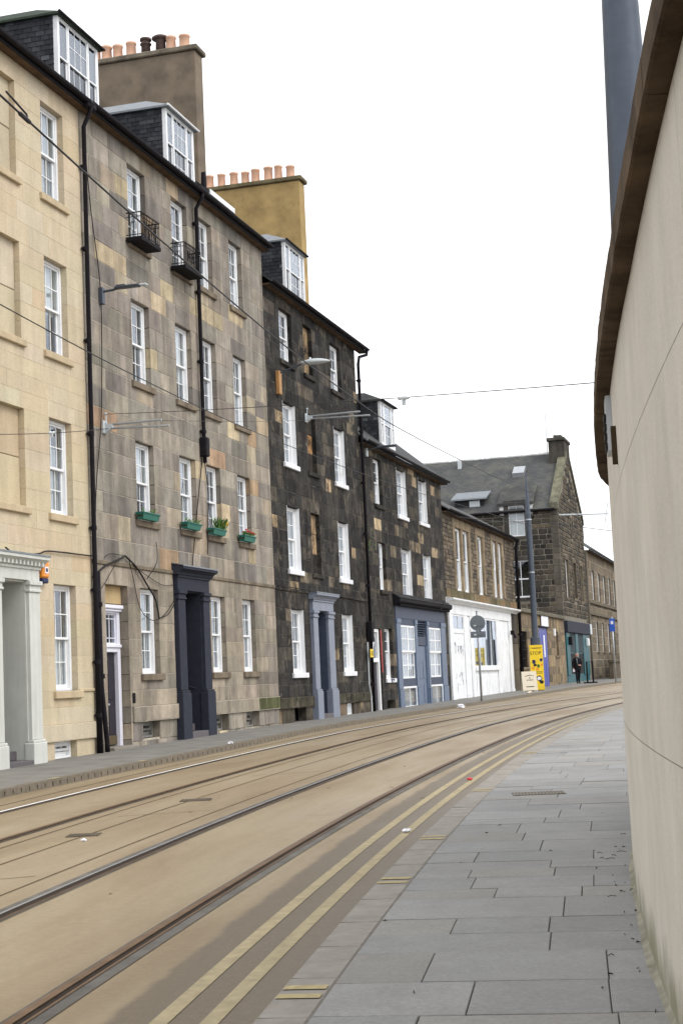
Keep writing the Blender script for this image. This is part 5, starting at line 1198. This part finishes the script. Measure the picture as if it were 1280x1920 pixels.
# alarm box, hydrant plate
t=on_front('alarm_box',.34,.02,4.0,'orange burglar alarm box with a white badge beside the pale porch','alarm')
m=MB(); m.box(.22,.50,-.12,.0,4.03,4.36,.03); put(m,'case',orange_m,t); m=MB(); m.box(.24,.48,-.11,.0,3.93,4.03,.02); put(m,'base',navy_m,t)
m=MB(); m.box(.30,.44,-.128,-.12,4.12,4.25); b=put(m,'badge',white_m,t); m=MB(); m.box(.33,.41,-.131,-.128,4.15,4.22); put(m,'badge_print',navy_m,t)
def letters(name,txt,size,parent,loc,rot,mat,ext=.003):
    cu=bpy.data.curves.new(name,'FONT'); cu.body=txt; cu.size=size; cu.extrude=ext; cu.align_x='CENTER'; cu.align_y='CENTER'
    ob=bpy.data.objects.new(name,cu); col.objects.link(ob); dg=bpy.context.evaluated_depsgraph_get(); me=bpy.data.meshes.new_from_object(ob.evaluated_get(dg)); bpy.data.objects.remove(ob)
    me.materials.clear(); me.materials.append(mat); o=bpy.data.objects.new(name,me); col.objects.link(o); o.parent=parent; o.location=loc; o.rotation_euler=rot; return o
t=on_front('hydrant_sign',24.62,.14,2.65,'small yellow hydrant plate on the pipe beside the white-framed side door','sign')
m=MB(); m.box(24.44,24.80,-.19,-.17,2.52,2.80,.004); put(m,'plate',yellow_m,t); letters('letter','H',.24,t,(0,-.055,.0),(PI/2,0,0),black_m)
m=MB(); m.tube([(24.62,-.17,2.66),(24.62,.0,2.66)],.02,6); put(m,'stud',black_iron,t)
# ------------------------------------------------------------------ signs on poles
def pole_sign(x,y,h,lab):
    t=empty('road_sign',(x,y,zr(y)+.12),0,lab,'sign'); m=MB(); m.tube([(0,0,0),(0,0,h)],.045,10); m.lathe([(.05,0),(.05,.02),(.01,.05)],0,0,h,8); put(m,'post',galv,t,True); return t
t=pole_sign(5.2,62.3,3.55,'grey-backed round road sign over a small plate on a post by the white shop')
zt=3.8-zr(62.3)-.12
m=MB(); n_=28; V=[(.31*math.cos(2*PI*i/n_),y,zt+.31*math.sin(2*PI*i/n_)) for y in (-.055,-.05) for i in range(n_)]; V=[(x,y-.0,z) for x,y,z in V]
m.add(V,[tuple(range(n_)),tuple(range(2*n_-1,n_-1,-1))]+[(i,i+n_,(i+1)%n_+n_,(i+1)%n_) for i in range(n_)]); put(m,'disc',sign_grey,t)
m=MB(); m.box(-.30,.30,-.056,-.051,zt-.58,zt-.33,.002); put(m,'plate',sign_grey,t)
for z in (-.1,-.46):
    m=MB(); m.box(-.28,.28,-.08,-.057,zt+z-.02,zt+z+.02); put(m,'channel',sign_grey,t); m=MB(); m.box(-.17,-.07,-.085,-.08,zt+z-.03,zt+z+.03); put(m,'clip',light_grey,t)
t=pole_sign(16.6,98,4.0,'tall narrow blue sign on a thin post beyond the walking man'); zt=4.0-.91
m=MB(); m.box(-.17,.17,-.06,-.052,zt+.05,zt+.85,.003); t['kind_']=0; b=put(m,'plate',sign_blue,t); m=MB(); m.box(-.08,.08,-.064,-.06,zt+.5,zt+.7); put(m,'symbol',white_m,t); del t['kind_']
t.rotation_euler=(0,0,rad(-25))
# A-board, banner
bz=zr(78.6)+.12; t=empty('pavement_board',(8.98,78.6,bz),rad(4),'cream A-board leaning on the pavement before the yellow banner','board')
for sg,nm in ((1,'front_panel'),(-1,'rear_panel')):
    m=MB(); f0,f1=-.28*sg,-.04*sg; V=[]
    for y,z in ((f0,.06),(f1,1.0)): V+=[(-.37,y,z),(.37,y,z)]
    V+=[(x,y+.03*sg,z) for x,y,z in V]; m.add(V,[(0,1,3,2),(5,4,6,7),(0,4,5,1),(1,5,7,3),(3,7,6,2),(2,6,4,0)])
    for x in (-.35,.29): m.box(x,x+.06,min(f0,f0+.03*sg),max(f0,f0+.03*sg),0,.1)
    put(m,nm,cream_board,t)
tilt=math.atan2(.24,.94)
def onb(z): return -.28+.24*(z-.06)/.94-.004
def marks(par,x0,x1,z,h_,yf,mat,arch=0):
    x=x0
    while x<x1-.01:
        w=R.uniform(.35,.75)*h_; zz=z-arch*((x-(x0+x1)/2)/((x1-x0)/2))**2; y=yf(zz)
        m=MB(); m.box(x,x+w*.35,y-.002,y,zz-h_/2,zz+h_/2); m.box(x+w*.35,min(x1,x+w),y-.002,y,zz+h_*R.uniform(-.4,.25),zz+h_*.38); put(m,'lettering',mat,par); x+=w+.25*h_
marks(t,-.20,.22,.80,.06,onb,black_m,.05); letters('lettering','&',.12,t,(0.02,onb(.68),.68),(PI/2-tilt,0,0),black_m,.002); marks(t,-.15,.18,.56,.065,onb,black_m,-.01)
m=MB(); z=.24; m.box(-.2,.2,onb(z)-.003,onb(z),z-.02,z+.02); put(m,'rule',black_m,t)
bz=zr(80.3)+.12; t=empty('banner_sign',(9.62,80.3,bz),rad(2),'tall yellow printed banner in front of the slender tram pole','banner')
m=MB(); m.box(-.34,.34,-.02,.02,0.02,2.32,.004); put(m,'panel',yellow_m,t); m=MB(); m.box(-.30,.30,-.16,.16,0,.03,.005); put(m,'base',black_iron,t)
marks(t,-.28,.28,2.16,.07,lambda z:-.021,black_m); letters('lettering','STOP',.24,t,(-.04,-.022,1.90),(PI/2,0,0),black_m)
for (x,z,r_,mm) in ((-.16,1.48,.13,navy_m),(-.10,1.30,.10,black_m),(-.2,1.15,.09,orange_m),(.02,1.08,.10,orange_m),(.08,1.25,.10,leaf_m),(.22,1.55,.10,navy_m),(.24,1.3,.08,orange_m),(.08,.62,.19,navy_m),(.08,.62,.12,white_m),(.2,.42,.12,black_m),(-.18,.34,.1,orange_m)):
    m=MB(); k_=9; yy=-.023-.0015*R.random()-(.002 if mm is white_m else 0); pts=[(x+r_*R.uniform(.6,1.05)*math.cos(2*PI*i/k_),z+r_*R.uniform(.6,1.05)*math.sin(2*PI*i/k_)) for i in range(k_)]; m.add([(a,yy,b) for a,b in pts],[tuple(range(k_))]); put(m,'print_patch',mm,t)
for z in (.95,.88): 
    m=MB(); m.box(-.26,.26,-.0235,-.0215,z-.012,z+.012); put(m,'text_rule',black_m,t)
# white sign over the blue door
t=on_front('door_sign',65.7,.05,4.72,'small white sign with dark lettering above the royal blue door','sign'); m=MB(); m.box(64.35,67.0,-.09,-.05,4.40,5.18,.01); put(m,'panel',white_m,t); marks(t,-.75,.65,4.86-4.72,.28,lambda z:-.041,navy_m); marks(t,-.7,.75,4.56-4.72,.07,lambda z:-.041,navy_m)
m=MB(); t=empty('bollard',(14.9,97.2,zr(97)+.1),0,'short dark bollard stand by the end of the teal shopfront','bollard'); m.tube([(-.18,0,0),(-.18,0,1.35),(.18,0,1.35),(.18,0,0)],.05,6); put(m,'hoop',black_iron,t); m=MB(); m.box(-.4,.4,-.3,.3,0,.10,.02); put(m,'base',black_iron,t)
# ------------------------------------------------------------------ covers and litter
def cover(x,y,dz,w,l,rz,lab,name='drain_cover',ribs=9,studs=None):
    studs=studs or iron_cover
    t=empty(name,(x,y,zr(y)+dz),rz,lab,'cover'); m=MB(); m.box(-w/2,w/2,-l/2,l/2,-.02,.004,.001); put(m,'frame',iron_cover,t)
    m=MB()
    for i in range(ribs):
        for j in range(max(2,int(l/w*ribs))): 
            a=-w/2+w*(i+.5)/ribs; b=-l/2+l*(j+.5)/max(2,int(l/w*ribs)); m.box(a-w/ribs*.3,a+w/ribs*.3,b-w/ribs*.3,b+w/ribs*.3,.004,.007)
    tag(put(m,'studs',studs,t),kind='stuff')
cover(2.2,18.95,KT+.002,.62,.45,-.05,'speckled inspection cover set in the near flagstones','inspection_cover',16,kerb_m)
cover(-2.14,21.4,.004,.42,.34,0,'rusty drain grate between the tram tracks, the farther one'); cover(-3.0,17.5,.004,.36,.3,0,'rusty drain grate between the tram tracks, the nearer one')
def crumple(x,y,dz,r,mat,lab,name):
    m=MB(); V=[];n_=10
    for i in range(5):
        for k in range(n_): a=2*PI*k/n_; ph=PI*(i+.5)/5; q=r*R.uniform(.65,1.25); V.append((q*math.sin(ph)*math.cos(a)*1.3,q*math.sin(ph)*math.sin(a),max(-.0,r*.55+q*.6*math.cos(ph))))
    F=[(i*n_+k,i*n_+(k+1)%n_,(i+1)*n_+(k+1)%n_,(i+1)*n_+k) for i in range(4) for k in range(n_)]+[tuple(range(n_)),tuple(4*n_+k for k in range(n_-1,-1,-1))]
    m.add(V,F); o=m.obj(name,mat); o.location=(x,y,zr(y)+dz); return tag(o,lab,'litter','litter in the street')
crumple(1.66,22.6,.005,.035,red_m,'crumpled red wrapper lying by the near kerb','crumpled_wrapper'); crumple(.52,16.3,.005,.035,white_m,'crumpled pale tissue lying at the near kerb edge','crumpled_tissue')
crumple(4.0,57.2,.01,.13,white_m,'white paper lying at the far kerb below the blue shop','paper_scrap'); crumple(-2.6,33.8,.12,.05,white_m,'small white scrap on the drained kerb below the dark doorway','paper_scrap')
crumple(8.4,73.5,.12,.10,cream_board,'pale scrap on the far pavement beside the A-board','paper_scrap'); crumple(-2.9,16.9,.0,.025,white_m,'tiny white scrap on the tan road between the tracks','paper_scrap')
lit=MB()
for i in range(64):
    Y=R.uniform(7,17) if i<52 else R.uniform(9,30); 
    if i<40: x,y=wall_x(Y)-abs(R.gauss(.06,.12))-.05,Y; z=zr(Y)+KT
    elif i<52: x,y=kerb_r(Y)+R.uniform(.3,2.0),Y; z=zr(Y)+KT
    else: x,y=kerb_r(Y)-R.uniform(.1,3.5),Y; z=zr(Y)+.004
    if R.random()<.4: 
        a=R.uniform(0,PI); L=R.uniform(.012,.045)*(2 if R.random()<.12 else 1); lit.tube([(x-L*math.cos(a),y-L*math.sin(a),z+.008),(x,y+R.uniform(-.01,.01),z+.015),(x+L*math.cos(a),y+L*math.sin(a),z+.006)],.0028,4)
    else:
        a=R.uniform(0,PI); L=R.uniform(.010,.022); lit.add([(x-L*math.cos(a),y-L*math.sin(a),z+.006),(x+L*.5*math.sin(a),y-L*.5*math.cos(a),z+.012),(x+L*math.cos(a),y+L*math.sin(a),z+.006),(x-L*.5*math.sin(a),y+L*.5*math.cos(a),z+.016)],[(0,1,2,3)])
tag(put(lit,'leaf_litter',twig_m),'dead leaves and twigs scattered along the foot of the wall','leaves',kind='stuff')

t=on_front('wall_plant',25.35,.0,6.55,'small green plant rooted in the black wall beside the downpipe','plant')
l=MB()
for i in range(90):
    x,z,y=25.35+R.gauss(0,.2),6.55+R.gauss(0,.28),-abs(R.gauss(.05,.09)); a=R.uniform(0,2*PI); w=R.uniform(.02,.05)
    l.add([(x,y,z),(x+w*math.cos(a),y-.02,z+w*math.sin(a)),(x+1.6*w*math.cos(a+.5),y-.03,z+1.6*w*math.sin(a+.5)),(x+w*math.cos(a+1),y-.01,z+w*math.sin(a+1))],[(0,1,2,3)])
put(l,'leaves',leaf_m,t)
m=MB(); m.tube([(25.35,.0,6.3),(25.33,-.06,6.5),(25.38,-.08,6.8)],.012,5); put(m,'stem',twig_m,t)

# ------------------------------------------------------------------ walking man
def person():
    H=1.90/1.80
    J={'pel':((0,0,.98),.15,.12),'wai':((0,.0,1.12),.155,.115),'che':((0,.02,1.33),.185,.13),'neb':((0,.01,1.50),.085,.08),'nec':((0,-.01,1.56),.058,.06),'hea':((0,-.03,1.64),.075,.09),'hed':((0,-.03,1.72),.078,.095),'top':((0,-.02,1.785),.05,.06)}
    E_=[('pel','wai'),('wai','che'),('che','neb'),('neb','nec'),('nec','hea'),('hea','hed'),('hed','top')]
    for s,nm in ((-1,'l'),(1,'r')):
        f=-.16 if s<0 else .12                       # stride
        J.update({nm+'hip':((.09*s,0,.93),.105,.11),nm+'kne':((.10*s,f*.7-.03,.50),.07,.075),nm+'cal':((.10*s,f+.02,.30),.062,.066),nm+'ank':((.10*s,f+.04,.09),.045,.05),nm+'ball':((.11*s,f-.08,.045),.045,.035),nm+'toe':((.115*s,f-.16,.04),.035,.028)})
        E_+=[('pel',nm+'hip'),(nm+'hip',nm+'kne'),(nm+'kne',nm+'cal'),(nm+'cal',nm+'ank'),(nm+'ank',nm+'ball'),(nm+'ball',nm+'toe')]
        if s<0: elb,wri,han=(-.27,.03,1.15),(-.25,-.05,.90),(-.25,-.07,.82)
        else: elb,wri,han=(.28,.02,1.16),(.16,-.20,1.06),(.08,-.23,1.07)       # hand held across the coat
        J.update({nm+'sho':((.185*s,.01,1.43),.075,.075),nm+'elb':(elb,.052,.055),nm+'wri':(wri,.034,.036),nm+'han':(han,.036,.022)})
        E_+=[('che',nm+'sho'),(nm+'sho',nm+'elb'),(nm+'elb',nm+'wri'),(nm+'wri',nm+'han')]
        d=(Vector(han)-Vector(wri)).normalized(); side=Vector((0,-1,0)) if s<0 else Vector((0,-.1,1))
        for k,(o,L) in enumerate(((-.026,.065),(-.009,.08),(.009,.085),(.026,.07))):
            b=Vector(han)+side*o+d*.02; m=b+d*L*.5; t=b+d*L*.85+Vector((0.02*-s,-.02,0))
            J[f'{nm}f{k}a']=(tuple(m),.010,.010); J[f'{nm}f{k}b']=(tuple(t),.008,.008); E_+=[(nm+'han',f'{nm}f{k}a'),(f'{nm}f{k}a',f'{nm}f{k}b')]
        th=Vector(wri).lerp(Vector(han),.5)+side*.045; J[nm+'tha']=(tuple(th),.011,.011); J[nm+'thb']=(tuple(th+d*.035+side*.012),.009,.009); E_+=[(nm+'han',nm+'tha'),(nm+'tha',nm+'thb')]
    J['nos']=((0,-.135,1.695),.014,.016); E_.append(('hed','nos'))
    for s,nm in ((-1,'el'),(1,'er')): J[nm]=((.088*s,-.02,1.70),.014,.022); E_.append(('hed',nm))
    names=list(J); ix={n:i for i,n in enumerate(names)}
    me=bpy.data.meshes.new('body'); me.from_pydata([J[n][0] for n in names],[(ix[a],ix[b]) for a,b in E_],[])
    ob=bpy.data.objects.new('body',me); col.objects.link(ob); sk=ob.modifiers.new('skin','SKIN'); su=ob.modifiers.new('sub','SUBSURF'); su.levels=su.render_levels=2
    for n,v in zip(names,me.skin_vertices[0].data): v.radius=J[n][1:]; v.use_root=(n=='pel')
    bpy.context.view_layer.update(); dg=bpy.context.evaluated_depsgraph_get(); m2=bpy.data.meshes.new_from_object(ob.evaluated_get(dg)); bpy.data.objects.remove(ob)
    m2.materials.clear(); m2.materials.append(cloth_m); m2.materials.append(skin_m); m2.materials.append(black_m)
    lh,rh=Vector((-.25,-.07,.82)),Vector((.06,-.235,1.07))
    for p in m2.polygons:
        c=p.center; p.use_smooth=True
        if c.z>1.555 or (c-lh).length<.105 or (c-rh).length<.105: p.material_index=1
        elif c.z<.10: p.material_index=2
    y=96.6; z=zr(y)+.12
    t=empty('person',(14.05,y,z),rad(8),'man in black coat and trousers walking past the teal shopfront, one hand across his coat','person')
    o=bpy.data.objects.new('body',m2); col.objects.link(o); o.parent=t; o.scale=(H,H,H)
    def add(mb,nm,mat,sm=True): q=mb.obj(nm,mat,t,sm); q.scale=(H,H,H); return q
    mb=MB(); V=[];F=[]; n_=18                                   # open coat hanging from the shoulders
    prof=[(1.50,.10,.09),(1.46,.19,.125),(1.36,.22,.15),(1.2,.205,.15),(1.05,.205,.16),(.92,.225,.175),(.80,.235,.18)]
    for z_,a,b in prof:
        for k in range(n_): t_=2*PI*k/n_; V.append((a*math.cos(t_),.015+b*math.sin(t_)*(1.0),z_))
    for i in range(len(prof)-1):
        for k in range(n_): F.append((i*n_+k,i*n_+(k+1)%n_,(i+1)*n_+(k+1)%n_,(i+1)*n_+k))
    mb.add(V,F); add(mb,'coat',cloth_m)
    mb=MB(); mb.tube([(-.05,-.11,1.50),(-.045,-.155,1.30),(-.04,-.165,1.08)],.028,6); add(mb,'scarf',sign_grey)
    mb=MB(); V=[];F=[]
    for i in range(5):
        ph=PI/2*i/4*.95
        for k in range(12): a=PI*(-.02)+PI*1.04*k/11; V.append((.088*math.cos(a)*math.cos(ph*.55),-.02+.105*math.sin(a)*math.cos(ph*.7),1.64+.10*math.sin(ph)*(.75)+.01))
    for i in range(4):
        for k in range(11): F.append((i*12+k,i*12+k+1,(i+1)*12+k+1,(i+1)*12+k))
    mb.add(V,F); add(mb,'hair',grey_hair)
    for s in (-1,1):
        mb=MB(); mb.lathe([(.0,-.011),(.011,-.006),(.011,.006),(0,.011)],.032*s,-.118,1.712,8); add(mb,'eye',black_m)
    mb=MB(); mb.box(-.026,.026,-.122,-.112,1.648,1.656); add(mb,'mouth',red_paint)
    mb=MB(); mb.box(-.05,.05,-.01,.01,-.1,.05); q=add(mb,'paper',white_m,False); q.location=(-.25*H,-.10*H,.80*H)
person()
